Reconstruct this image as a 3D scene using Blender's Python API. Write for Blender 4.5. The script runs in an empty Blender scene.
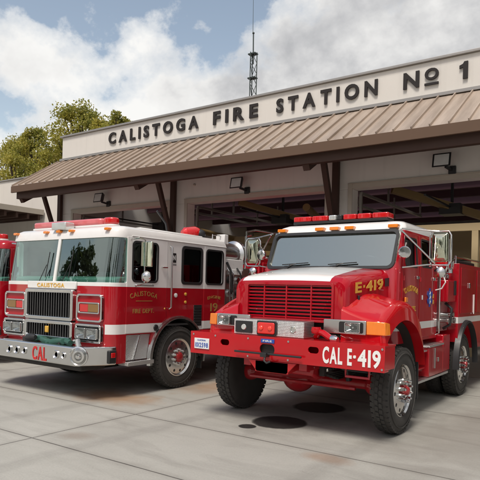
import bpy, bmesh, math, random
from mathutils import Vector, Matrix
random.seed(7)
SC = bpy.context.scene
COL = SC.collection
R = math.radians
PI = math.pi

# ------------------------------------------------------------------ camera
CAM_H = 1.6
cam_d = bpy.data.cameras.new('camera')
cam = bpy.data.objects.new('camera', cam_d); COL.objects.link(cam)
cam_d.sensor_width = 36.0; cam_d.sensor_fit = 'HORIZONTAL'
cam_d.lens = 36.0 * 569.0 / 480.0
cam_d.shift_y = 50.0 / 480.0
cam_d.clip_start = 0.05; cam_d.clip_end = 3000
YAW, ROLL = R(35.1), R(1.42)
cam.location = (0, 0, CAM_H)
cam.matrix_world = Matrix.Translation((0, 0, CAM_H)) @ Matrix.Rotation(YAW, 4, 'Z') @ Matrix.Rotation(PI/2, 4, 'X') @ Matrix.Rotation(ROLL, 4, 'Z')
SC.camera = cam

# ------------------------------------------------------------------ sun, sky, exposure
SUN_EL, SUN_AZ = R(60), R(166)         # azimuth measured clockwise from +Y
sd = bpy.data.lights.new('sun', 'SUN'); so = bpy.data.objects.new('sun', sd); COL.objects.link(so)
sd.energy = 2.0; sd.angle = R(16); sd.color = (1.0, 0.955, 0.88)
dv = Vector((math.sin(SUN_AZ)*math.cos(SUN_EL), math.cos(SUN_AZ)*math.cos(SUN_EL), math.sin(SUN_EL)))
so.rotation_euler = dv.to_track_quat('Z', 'Y').to_euler()
W = bpy.data.worlds.new('World'); SC.world = W; W.use_nodes = True
wn, wl = W.node_tree.nodes, W.node_tree.links
wn.clear()
def wnode(t, **k):
    n = wn.new(t)
    for a, b in k.items(): setattr(n, a, b)
    return n
def wmath(op, a, b=None, c=None):
    n = wn.new('ShaderNodeMath'); n.operation = op
    for i, q in enumerate((a, b, c)):
        if q is None: continue
        if isinstance(q, (int, float)): n.inputs[i].default_value = q
        else: wl.new(q, n.inputs[i])
    return n.outputs[0]
sky = wnode('ShaderNodeTexSky'); sky.sky_type = 'NISHITA'; sky.sun_disc = False
sky.sun_elevation = SUN_EL; sky.sun_rotation = SUN_AZ
tc = wnode('ShaderNodeTexCoord')
sep = wnode('ShaderNodeSeparateXYZ'); wl.new(tc.outputs['Generated'], sep.inputs[0])
zz = wmath('ADD', wmath('MAXIMUM', sep.outputs[2], 0.0), 0.75)
cmb = wnode('ShaderNodeCombineXYZ')
wl.new(wmath('DIVIDE', sep.outputs[0], zz), cmb.inputs[0]); wl.new(wmath('DIVIDE', sep.outputs[1], zz), cmb.inputs[1])
CLOUD_OFF = (1.7, 9.1, 7.0)
def wnoise(scale, detail, rough, off, dist=0.0):
    m = wnode('ShaderNodeVectorMath'); m.operation = 'ADD'; wl.new(cmb.outputs[0], m.inputs[0]); m.inputs[1].default_value = off
    n = wnode('ShaderNodeTexNoise'); n.inputs['Scale'].default_value = scale; n.inputs['Detail'].default_value = detail
    n.inputs['Roughness'].default_value = rough; n.inputs['Distortion'].default_value = dist
    wl.new(m.outputs[0], n.inputs['Vector']); return n.outputs['Fac']
def wramp(f, stops):
    n = wnode('ShaderNodeValToRGB'); e = n.color_ramp.elements
    while len(e) < len(stops): e.new(0.5)
    for i, (p, c) in enumerate(stops): e[i].position = p; e[i].color = (*c, 1) if len(c) == 3 else c
    wl.new(f, n.inputs[0]); return n.outputs[0]
# direction dependent bias: clearer blue to the far left of the view, heavier grey cloud to the right
side = wmath('ADD', wmath('MULTIPLY', sep.outputs[0], 0.819), wmath('MULTIPLY', sep.outputs[1], 0.574))   # rightness
hi = sep.outputs[2]
nA = wnoise(3.4, 14, 0.58, CLOUD_OFF, 0.0)
nB = wnoise(1.4, 6, 0.5, (9.2, 1.3, 0), 0.1)
dens = wmath('ADD', wmath('MULTIPLY', nA, 0.78), wmath('MULTIPLY', nB, 0.22))
left = wmath('MINIMUM', wmath('MAXIMUM', wmath('SUBTRACT', 0.46, wmath('MULTIPLY', side, 2.6)), 0.0), 1.0)
dens = wmath('ADD', wmath('SUBTRACT', dens, wmath('MULTIPLY', wmath('MULTIPLY', wmath('MAXIMUM', wmath('SUBTRACT', hi, 0.33), 0.0), 1.5), left)), wmath('MULTIPLY', side, 0.05))
mask = wramp(dens, [(0.385, (0, 0, 0)), (0.41, (0.55, 0.55, 0.55)), (0.455, (1, 1, 1))])
nC = wnoise(5.5, 12, 0.58, (1.7, 4.1, 2.0), 0.0)
edge = wmath('MULTIPLY', dens, 0.9)                      # cloud hearts are greyer than their rims
shade = wmath('ADD', wmath('MULTIPLY', nC, 1.05), edge)
shade = wmath('ADD', shade, wmath('MULTIPLY', wmath('MAXIMUM', side, -0.1), 0.40))
shade = wmath('MULTIPLY', shade, 0.72)
ccol = wramp(shade, [(0.60, (6.7, 6.65, 6.5)), (0.70, (5.9, 5.85, 5.75)), (0.79, (4.3, 4.3, 4.35)), (0.90, (2.7, 2.75, 2.9))])
skm = wnode('ShaderNodeMix'); skm.data_type = 'RGBA'; skm.blend_type = 'MULTIPLY'; skm.inputs[0].default_value = 1.0
wl.new(sky.outputs[0], skm.inputs[6]); skm.inputs[7].default_value = (1.75, 1.42, 1.10, 1)
mx = wnode('ShaderNodeMix'); mx.data_type = 'RGBA'
wl.new(mask, mx.inputs[0]); wl.new(skm.outputs[2], mx.inputs[6]); wl.new(ccol, mx.inputs[7])
bg = wnode('ShaderNodeBackground'); bg.inputs['Strength'].default_value = 0.1
wl.new(mx.outputs[2], bg.inputs['Color'])
wo = wnode('ShaderNodeOutputWorld'); wl.new(bg.outputs[0], wo.inputs[0])
SC.view_settings.view_transform = 'Standard'; SC.view_settings.look = 'None'
SC.view_settings.gamma = 1.0; SC.view_settings.use_curve_mapping = False
SC.view_settings.exposure = 0.52
SC.render.engine = 'CYCLES'
SC.cycles.max_bounces = 8; SC.cycles.transparent_max_bounces = 16
SC.cycles.use_denoising = True

# ------------------------------------------------------------------ materials
class NT:
    def __init__(s, name):
        s.m = bpy.data.materials.new(name); s.m.use_nodes = True
        s.n, s.l = s.m.node_tree.nodes, s.m.node_tree.links
        s.n.clear(); s.out = s.n.new('ShaderNodeOutputMaterial')
    def new(s, t): return s.n.new(t)
    def set(s, sock, v):
        if isinstance(v, bpy.types.NodeSocket): s.l.new(v, sock)
        elif isinstance(v, (tuple, list)) and len(v) == 3 and sock.type == 'RGBA': sock.default_value = (*v, 1)
        else: sock.default_value = v
    def math(s, op, a, b=0.0, c=0.0):
        n = s.new('ShaderNodeMath'); n.operation = op
        for i, q in enumerate((a, b, c)): s.set(n.inputs[i], q)
        return n.outputs[0]
    def obj(s): return s.new('ShaderNodeTexCoord').outputs['Object']
    def pos(s): return s.new('ShaderNodeNewGeometry').outputs['Position']
    def sep(s, v):
        n = s.new('ShaderNodeSeparateXYZ'); s.set(n.inputs[0], v); return n.outputs
    def noise(s, v, scale, detail=5, rough=0.55, dist=0.0):
        n = s.new('ShaderNodeTexNoise'); s.set(n.inputs['Vector'], v); n.inputs['Scale'].default_value = scale
        n.inputs['Detail'].default_value = detail; n.inputs['Roughness'].default_value = rough; n.inputs['Distortion'].default_value = dist
        return n.outputs['Fac']
    def scale(s, v, k):
        n = s.new('ShaderNodeVectorMath'); n.operation = 'MULTIPLY'; s.set(n.inputs[0], v); n.inputs[1].default_value = k; return n.outputs[0]
    def ramp(s, f, stops):
        n = s.new('ShaderNodeValToRGB'); e = n.color_ramp.elements
        while len(e) < len(stops): e.new(0.5)
        for i, (p, c) in enumerate(stops):
            if isinstance(c, (int, float)): c = (c, c, c)
            e[i].position = p; e[i].color = (*c, 1)
        s.set(n.inputs[0], f); return n.outputs[0]
    def mix(s, f, a, b, mode='MIX'):
        n = s.new('ShaderNodeMix'); n.data_type = 'RGBA'; n.blend_type = mode
        s.set(n.inputs[0], f); s.set(n.inputs[6], a); s.set(n.inputs[7], b); return n.outputs[2]
    def bump(s, h, strength=0.3, dist=0.01):
        n = s.new('ShaderNodeBump'); n.inputs['Strength'].default_value = strength; n.inputs['Distance'].default_value = dist
        s.set(n.inputs['Height'], h); return n.outputs[0]
    def bsdf(s, col, rough=0.5, metal=0.0, normal=None, coat=0.0, spec=0.5, **kw):
        b = s.new('ShaderNodeBsdfPrincipled')
        s.set(b.inputs['Base Color'], col); s.set(b.inputs['Roughness'], rough); s.set(b.inputs['Metallic'], metal)
        b.inputs['Specular IOR Level'].default_value = spec
        b.inputs['Coat Weight'].default_value = coat; b.inputs['Coat Roughness'].default_value = 0.04
        if normal is not None: s.l.new(normal, b.inputs['Normal'])
        for k, v in kw.items(): s.set(b.inputs[k.replace('_', ' ')], v)
        s.l.new(b.outputs[0], s.out.inputs[0]); return s.m

def mat_plain(name, col, rough=0.5, metal=0.0, coat=0.0, var=0.08, nscale=6.0, rvar=0.1, bump=0.0, bscale=60, spec=0.5):
    t = NT(name); p = t.obj()
    n = t.noise(p, nscale, 6, 0.6)
    c = t.mix(n, tuple(v*(1-var) for v in col), tuple(min(1, v*(1+var)) for v in col))
    r = t.math('ADD', t.math('MULTIPLY', t.math('SUBTRACT', t.noise(p, nscale*2.3, 5), 0.5), rvar*2), rough)
    nm = t.bump(t.noise(p, bscale, 3), bump, 0.004) if bump else None
    return t.bsdf(c, r, metal, nm, coat, spec)

RED, WHITE = (0.38, 0.002, 0.011), (0.76, 0.75, 0.73)
def dirty(t, p, col):
    """road film of dust thickening with a noise and with low height (real dirt on the paint)"""
    z = t.sep(p)[2]
    low = t.ramp(z, [(0.35, 1.0), (1.1, 0.0)])
    d = t.math('ADD', t.math('MULTIPLY', t.math('MULTIPLY', low, t.noise(p, 3.0, 7, 0.65)), 0.35), t.ramp(t.noise(p, 7.0, 8, 0.7), [(0.5, 0.0), (0.85, 0.10)]))
    return t.mix(d, col, (0.16, 0.10, 0.08))
def mat_red(name='red_paint', col=RED):
    t = NT(name); p = t.obj()
    c = t.mix(t.noise(p, 1.7, 4), tuple(v*0.93 for v in col), tuple(v*1.07 for v in col))
    c = dirty(t, p, c)
    r = t.math('ADD', t.math('MULTIPLY', t.noise(p, 5, 6), 0.12), 0.24)
    nm = t.bump(t.noise(p, 1.6, 2), 0.06, 0.02)
    return t.bsdf(c, r, 0, nm, 0.9, 0.08)
def mat_two_tone(name, zsplit, s0, s1, ymin):
    """red paint, white above zsplit and a white stripe between s0 and s1"""
    t = NT(name); p = t.obj(); x, y, z = t.sep(p)
    up = t.math('GREATER_THAN', z, zsplit) if zsplit else 0.0
    st = t.math('MULTIPLY', t.math('GREATER_THAN', z, s0), t.math('LESS_THAN', z, s1))
    st = t.math('MULTIPLY', st, t.math('GREATER_THAN', y, ymin))
    f = t.math('MAXIMUM', up, st)
    g1 = t.math('LESS_THAN', t.math('ABSOLUTE', t.math('SUBTRACT', z, s0-0.008)), 0.004)
    c = t.mix(f, RED, WHITE)
    c = t.mix(t.math('MULTIPLY', t.noise(p, 2.2, 5), 0.12), c, (0.25, 0.12, 0.10))
    c = dirty(t, p, c)
    nm = t.bump(t.noise(p, 1.6, 2), 0.06, 0.02)
    return t.bsdf(c, t.math('ADD', t.math('MULTIPLY', t.noise(p, 5, 6), 0.12), 0.24), 0, nm, 0.9, 0.08)
def mat_hood():
    t = NT('hood_paint'); p = t.obj(); x, y, z = t.sep(p)
    nz = t.sep(t.new('ShaderNodeNewGeometry').outputs['True Normal'])[2]
    f = t.math('MULTIPLY', t.math('LESS_THAN', t.math('ABSOLUTE', t.math('ADD', x, 0.07)), 0.60), t.math('GREATER_THAN', nz, 0.55))
    c = t.mix(f, RED, WHITE)
    nm = t.bump(t.noise(p, 1.6, 2), 0.06, 0.02)
    return t.bsdf(c, 0.28, 0, nm, 0.9, 0.08)
def mat_chrome(name='chrome', col=(0.78, 0.78, 0.77), rough=0.10):
    t = NT(name); p = t.obj()
    r = t.math('ADD', t.math('MULTIPLY', t.noise(p, 14, 6, 0.7), 0.16), rough-0.03)
    nm = t.bump(t.noise(p, 9, 3), 0.10, 0.01)
    return t.bsdf(t.mix(t.noise(p, 5, 5), tuple(v*0.85 for v in col), col), r, 1.0, nm)
def mat_diamond():
    t = NT('diamond_plate'); p = t.obj(); x, y, z = t.sep(p)
    # raised lozenges: two crossed sine lattices on whichever faces are seen
    u = t.math('ADD', t.math('ADD', x, y), 0.0); v = z
    a = t.math('SINE', t.math('MULTIPLY', t.math('ADD', u, v), 190.0)); b = t.math('SINE', t.math('MULTIPLY', t.math('SUBTRACT', u, v), 190.0))
    h = t.math('MAXIMUM', t.math('MULTIPLY', a, b), 0.0)
    nm = t.bump(h, 0.9, 0.004)
    c = t.mix(t.ramp(h, [(0.1, 0.0), (0.45, 1.0)]), (0.50, 0.50, 0.50), (0.88, 0.88, 0.87))
    return t.bsdf(c, 0.3, 0.9, nm)
def mat_glass(name, tint, gl=(0.9, 0.95, 0.95), boost=1.0, gain=1.6):
    t = NT(name)
    tr = t.new('ShaderNodeBsdfTransparent'); t.set(tr.inputs[0], tint)
    g = t.new('ShaderNodeBsdfGlossy'); t.set(g.inputs[0], gl); g.inputs['Roughness'].default_value = 0.015
    lw = t.new('ShaderNodeLayerWeight'); lw.inputs[0].default_value = 0.5
    sch = t.math('ADD', t.math('MULTIPLY', t.math('POWER', lw.outputs['Facing'], 4.0), 0.9), 0.045)
    mxs = t.new('ShaderNodeMixShader')
    t.set(mxs.inputs[0], t.math('MINIMUM', t.math('ADD', t.math('MULTIPLY', sch, gain), 0.03*boost), 1.0))
    t.l.new(tr.outputs[0], mxs.inputs[1]); t.l.new(g.outputs[0], mxs.inputs[2]); t.l.new(mxs.outputs[0], t.out.inputs[0])
    return t.m
def mat_lens(name, col, rough=0.12, clear=0.0):
    t = NT(name); p = t.obj()
    w = t.new('ShaderNodeTexWave'); w.inputs['Scale'].default_value = 22; t.set(w.inputs['Vector'], p)
    return t.bsdf(t.mix(t.noise(p, 9, 3), tuple(v*0.75 for v in col), col), rough, clear, t.bump(w.outputs['Fac'], 0.25, 0.004), 1.0)
def mat_rubber():
    t = NT('tyre_rubber'); p = t.obj()
    return t.bsdf(t.mix(t.noise(p, 6, 7, 0.65), (0.018, 0.017, 0.016), (0.060, 0.055, 0.050)), 0.75, 0, t.bump(t.noise(p, 50, 3), 0.15, 0.003))
def mat_concrete():
    t = NT('driveway_concrete'); p = t.pos(); x, y, z = t.sep(p)
    big = t.noise(p, 0.45, 5, 0.55, 0.6); mid = t.noise(p, 2.1, 8, 0.62, 0.4); fine = t.noise(p, 55, 6, 0.7)
    c = t.mix(big, (0.275, 0.267, 0.240), (0.455, 0.447, 0.408))
    c = t.mix(t.ramp(mid, [(0.35, 0.0), (0.65, 0.6)]), c, t.mix(big, (0.335, 0.325, 0.295), (0.50, 0.49, 0.45)))
    c = t.mix(0.5, c, t.mix(fine, (0.40, 0.40, 0.40), (1.42, 1.42, 1.40)), 'MULTIPLY')
    # streaky wash marks running across the slabs
    st = t.noise(t.scale(p, (0.55, 2.2, 1)), 1.3, 6, 0.6, 0.8)
    c = t.mix(t.ramp(st, [(0.48, 0.0), (0.70, 0.40)]), c, (0.19, 0.18, 0.16))
    # dark patches under and beside the lorries, and rust bleeding
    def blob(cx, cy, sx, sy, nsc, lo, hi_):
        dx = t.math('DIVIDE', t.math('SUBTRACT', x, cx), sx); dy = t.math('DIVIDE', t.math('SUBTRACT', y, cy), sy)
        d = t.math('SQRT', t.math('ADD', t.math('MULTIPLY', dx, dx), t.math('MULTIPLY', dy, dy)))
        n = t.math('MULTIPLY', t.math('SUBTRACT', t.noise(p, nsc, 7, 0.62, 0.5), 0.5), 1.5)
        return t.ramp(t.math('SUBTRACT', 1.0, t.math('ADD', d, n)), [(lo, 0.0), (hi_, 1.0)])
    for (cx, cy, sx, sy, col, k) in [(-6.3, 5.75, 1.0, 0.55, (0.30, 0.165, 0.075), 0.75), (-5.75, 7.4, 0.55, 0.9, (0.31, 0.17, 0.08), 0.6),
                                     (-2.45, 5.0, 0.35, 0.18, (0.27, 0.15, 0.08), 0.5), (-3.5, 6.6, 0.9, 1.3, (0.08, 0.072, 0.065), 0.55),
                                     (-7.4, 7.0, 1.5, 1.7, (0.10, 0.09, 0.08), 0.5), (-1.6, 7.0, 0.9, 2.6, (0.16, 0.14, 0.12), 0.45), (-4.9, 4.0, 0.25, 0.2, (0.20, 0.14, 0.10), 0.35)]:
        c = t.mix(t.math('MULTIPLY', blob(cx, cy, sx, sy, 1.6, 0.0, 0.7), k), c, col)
    # oil drips
    vo = t.new('ShaderNodeTexVoronoi'); vo.inputs['Scale'].default_value = 2.3; t.set(vo.inputs['Vector'], p)
    sp = t.ramp(vo.outputs['Distance'], [(0.02, 1.0), (0.06, 0.0)])
    c = t.mix(t.math('MULTIPLY', t.math('MULTIPLY', sp, t.ramp(t.noise(p, 0.9, 2), [(0.5, 0.0), (0.6, 1.0)])), 0.6), c, (0.07, 0.065, 0.06))
    # hairline cracks and tyre scuffs
    vc = t.new('ShaderNodeTexVoronoi'); vc.feature = 'DISTANCE_TO_EDGE'; vc.inputs['Scale'].default_value = 0.33
    wv = t.new('ShaderNodeVectorMath'); wv.operation = 'ADD'; t.set(wv.inputs[0], p)
    cn = t.new('ShaderNodeTexNoise'); cn.inputs['Scale'].default_value = 0.9; cn.inputs['Detail'].default_value = 6; t.set(cn.inputs['Vector'], p); t.set(wv.inputs[1], cn.outputs['Color']); t.set(vc.inputs['Vector'], wv.outputs[0])
    ck_ = t.math('MULTIPLY', t.math('LESS_THAN', vc.outputs['Distance'], 0.0012), t.ramp(t.noise(p, 0.7, 3), [(0.58, 0.0), (0.64, 0.4)]))
    c = t.mix(ck_, c, (0.10, 0.09, 0.08))
    for tx in (-4.48, -2.3, -8.6, -6.15):
        d_ = t.math('ABSOLUTE', t.math('SUBTRACT', t.math('ADD', x, t.math('MULTIPLY', t.noise(p, 0.5, 2), 0.3)), tx+0.15))
        c = t.mix(t.math('MULTIPLY', t.math('MULTIPLY', t.ramp(d_, [(0.06, 1.0), (0.16, 0.0)]), t.noise(t.scale(p, (8, 0.6, 1)), 2.2, 7, 0.7)), 0.33), c, (0.11, 0.10, 0.09))
    grit = t.new('ShaderNodeTexVoronoi'); grit.inputs['Scale'].default_value = 24; t.set(grit.inputs['Vector'], p)
    c = t.mix(t.math('MULTIPLY', t.ramp(grit.outputs['Distance'], [(0.05, 1.0), (0.12, 0.0)]), 0.35), c, (0.13, 0.12, 0.105))
    # sawn joints
    wob = t.math('MULTIPLY', t.math('SUBTRACT', t.noise(p, 6, 3), 0.5), 0.010)
    j = 0.0; soft = 0.0
    for ax, vals in ((y, (-4.0, -2.4, -0.9, 0.6, 2.1, 3.64, 5.13, 7.9, 9.6)), (x, (-22.8, -18.4, -14.0, -9.6, -5.17, -0.8, 3.6, 8.0))):
        for v in vals:
            d = t.math('ABSOLUTE', t.math('ADD', t.math('SUBTRACT', ax, v), wob))
            j = t.math('MAXIMUM', j, t.math('LESS_THAN', d, 0.009)) if not isinstance(j, float) else t.math('LESS_THAN', d, 0.009)
            s_ = t.ramp(d, [(0.0, 1.0), (0.10, 0.0)])
            soft = t.math('MAXIMUM', soft, s_) if not isinstance(soft, float) else s_
    c = t.mix(t.math('MULTIPLY', t.math('MULTIPLY', soft, mid), 0.45), c, (0.15, 0.13, 0.11))
    c = t.mix(t.math('MULTIPLY', j, t.math('ADD', 0.45, t.math('MULTIPLY', t.noise(p, 1.8, 5, 0.6), 0.6))), c, (0.045, 0.04, 0.035))
    h = t.math('SUBTRACT', t.math('MULTIPLY', fine, 0.25), t.math('MULTIPLY', j, 1.5))
    r = t.math('ADD', t.math('MULTIPLY', mid, -0.25), 0.78)
    return t.bsdf(c, r, 0, t.bump(h, 0.45, 0.006))
def mat_stucco(name, a, b):
    t = NT(name); p = t.pos(); x, y, z = t.sep(p)
    c = t.mix(t.noise(p, 0.8, 6, 0.6), a, b)
    drip = t.noise(t.scale(p, (5, 5, 0.35)), 1.4, 6, 0.6)
    c = t.mix(t.ramp(drip, [(0.52, 0.0), (0.75, 0.14)]), c, tuple(v*0.55 for v in a))
    return t.bsdf(c, 0.88, 0, t.bump(t.noise(p, 70, 5, 0.7), 0.35, 0.006))

M = {}
M['red'] = mat_red(); M['red_light'] = mat_red('bright_red_paint', (0.47, 0.003, 0.009)); M['hood'] = mat_hood()
M['cab_old'] = mat_two_tone('cab_two_tone_paint', 1.605, 0.92, 1.06, -0.005+5.52-6.93)
M['cab_wild'] = mat_two_tone('cab_striped_paint', 0, 1.14, 1.235, -50)
M['white'] = mat_plain('white_paint', WHITE, 0.3, 0, 0.5, 0.04)
M['chrome'] = mat_chrome(col=(0.70, 0.70, 0.69)); M['steel'] = mat_chrome('stainless', (0.60, 0.60, 0.59), 0.28); M['alu'] = mat_chrome('polished_alloy', (0.72, 0.72, 0.71), 0.2)
M['diamond'] = mat_diamond(); M['grille_steel'] = mat_chrome('grille_steel', (0.26, 0.26, 0.27), 0.25)
M['ws_teal'] = mat_glass('teal_windshield_glass', (0.56, 0.78, 0.73), (0.82, 0.95, 0.92), 5.0)
M['ws_grey'] = mat_glass('grey_windshield_glass', (0.62, 0.74, 0.73), (0.92, 1.0, 0.90), 13.0)
M['glass_dark'] = mat_glass('dark_side_glass', (0.10, 0.12, 0.13), (0.8, 0.85, 0.9), 0.0, 0.7)
M['lensglass'] = mat_glass('lamp_lens_glass', (0.86, 0.88, 0.88), (0.95, 0.95, 0.95), 0.5)
M['rubber'] = mat_rubber()
M['black'] = mat_plain('black_plastic', (0.018, 0.018, 0.019), 0.45, bump=0.1)
M['dark'] = mat_plain('undercarriage_grime', (0.028, 0.024, 0.022), 0.7, var=0.4, bump=0.3)
M['grille_dark'] = mat_plain('radiator_black', (0.012, 0.012, 0.013), 0.6)
M['dash'] = mat_plain('dash_vinyl', (0.22, 0.36, 0.31), 0.6, bump=0.2)
M['seat'] = mat_plain('seat_vinyl', (0.10, 0.04, 0.04), 0.6)
M['cabin'] = mat_plain('cabin_lining', (0.13, 0.14, 0.14), 0.8)
M['amber'] = mat_lens('amber_lens', (0.95, 0.26, 0.012)); M['amber_dark'] = mat_lens('dim_amber_lens', (0.26, 0.13, 0.02))
M['redlens'] = mat_lens('red_lens', (0.66, 0.008, 0.010), 0.06); M['pinklens'] = mat_lens('faded_red_lens', (0.75, 0.16, 0.17), 0.3)
M['clear'] = mat_lens('clear_lens', (0.80, 0.82, 0.80), 0.08, 0.55)
M['floodlens'] = mat_lens('flood_glass', (0.80, 0.82, 0.80), 0.25, 0.0)
M['red_ribbed'] = mat_lens('ribbed_red_lens', (0.80, 0.02, 0.012), 0.08); M['redglow'] = mat_lens('bright_red_reflector', (0.95, 0.06, 0.03), 0.15)
M['gold'] = mat_plain('gold_leaf', (0.72, 0.42, 0.07), 0.35, 0.2)
M['gold_dim'] = mat_plain('aged_gold_leaf', (0.42, 0.25, 0.07), 0.4, 0.2)
M['letter_white'] = mat_plain('white_lettering', (0.80, 0.80, 0.78), 0.4)
M['letter_red'] = mat_plain('red_lettering', (0.55, 0.02, 0.02), 0.4)
M['blue'] = mat_plain('blue_enamel', (0.02, 0.07, 0.35), 0.4)
M['plate'] = mat_plain('licence_plate', (0.72, 0.74, 0.75), 0.35)
M['green_hose'] = mat_plain('green_hose', (0.025, 0.095, 0.070), 0.5, bump=0.4, bscale=120)
M['yellow'] = mat_plain('yellow_webbing', (0.55, 0.50, 0.06), 0.6)
M['mirror'] = mat_chrome('mirror_glass', (0.62, 0.64, 0.50), 0.05)
M['stucco'] = mat_stucco('cream_stucco', (0.62, 0.59, 0.545), (0.70, 0.67, 0.625))
M['stucco_w'] = mat_stucco('pale_stucco', (0.62, 0.58, 0.52), (0.70, 0.665, 0.61))
M['trim'] = mat_plain('door_trim', (0.42, 0.38, 0.32), 0.6)
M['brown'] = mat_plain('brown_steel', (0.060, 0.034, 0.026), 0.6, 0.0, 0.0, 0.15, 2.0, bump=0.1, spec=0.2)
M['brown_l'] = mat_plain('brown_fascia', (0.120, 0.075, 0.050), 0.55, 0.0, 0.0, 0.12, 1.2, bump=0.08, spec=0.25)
def mat_roof():
    t = NT('standing_seam_metal'); p = t.pos()
    c = t.mix(t.ramp(t.noise(t.scale(p, (3.2, 0.35, 0.35)), 1.6, 8, 0.65), [(0.3, 0.0), (0.7, 1.0)]), (0.27, 0.21, 0.165), (0.50, 0.41, 0.335))
    return t.bsdf(c, 0.42, 0.15, t.bump(t.noise(p, 3.5, 3), 0.2, 0.01), 0.0)
M['roof'] = mat_roof()
M['signblack'] = mat_plain('sign_letter_metal', (0.030, 0.026, 0.025), 0.6, spec=0.2)
M['concrete'] = mat_concrete()
M['bayfloor'] = mat_plain('sealed_floor', (0.30, 0.28, 0.25), 0.45, nscale=1.5, var=0.2)
M['inwall'] = mat_plain('interior_tan_paint', (0.66, 0.52, 0.30), 0.8, nscale=1.0)
M['inwall_w'] = mat_plain('interior_white_paint', (0.70, 0.64, 0.54), 0.8, nscale=1.0)
M['deck'] = mat_plain('purlin_paint', (0.075, 0.030, 0.042), 0.7)
M['galv'] = mat_plain('galvanised', (0.35, 0.33, 0.31), 0.45, 0.7)
M['duct'] = mat_plain('yellow_duct', (0.27, 0.18, 0.075), 0.5, 0.3)
M['tower'] = mat_plain('tower_steel', (0.06, 0.075, 0.07), 0.5, 0.5)
M['iron'] = mat_plain('cast_iron', (0.014, 0.013, 0.012), 0.7, 0.0, var=0.7, nscale=9, bump=0.5, bscale=40)
M['iron_grey'] = mat_plain('worn_iron', (0.045, 0.042, 0.040), 0.8, 0.0, var=0.4, nscale=12, bump=0.5, bscale=40)
M['bark'] = mat_plain('bark', (0.09, 0.065, 0.045), 0.9, var=0.3, bump=0.6, bscale=25)
def mat_leaf(name, a, b, c3):
    t = NT(name); p = t.obj()
    n = t.noise(p, 0.55, 3, 0.6); n2 = t.noise(p, 6.0, 2)
    c = t.mix(t.ramp(n, [(0.40, 0.0), (0.60, 1.0)]), a, b)
    c = t.mix(t.ramp(n2, [(0.5, 0.0), (0.62, 0.8)]), c, c3)
    b_ = t.new('ShaderNodeBsdfPrincipled'); t.set(b_.inputs['Base Color'], c); b_.inputs['Roughness'].default_value = 0.55
    tl = t.new('ShaderNodeBsdfTranslucent'); t.set(tl.inputs[0], c)
    m_ = t.new('ShaderNodeMixShader'); m_.inputs[0].default_value = 0.45
    t.l.new(b_.outputs[0], m_.inputs[1]); t.l.new(tl.outputs[0], m_.inputs[2]); t.l.new(m_.outputs[0], t.out.inputs[0]); return t.m
M['leaf'] = mat_leaf('autumn_leaves', (0.22, 0.24, 0.04), (0.43, 0.38, 0.06), (0.50, 0.42, 0.10))
M['leaf2'] = mat_leaf('dark_leaves', (0.060, 0.085, 0.030), (0.09, 0.12, 0.04), (0.11, 0.12, 0.04))

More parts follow.
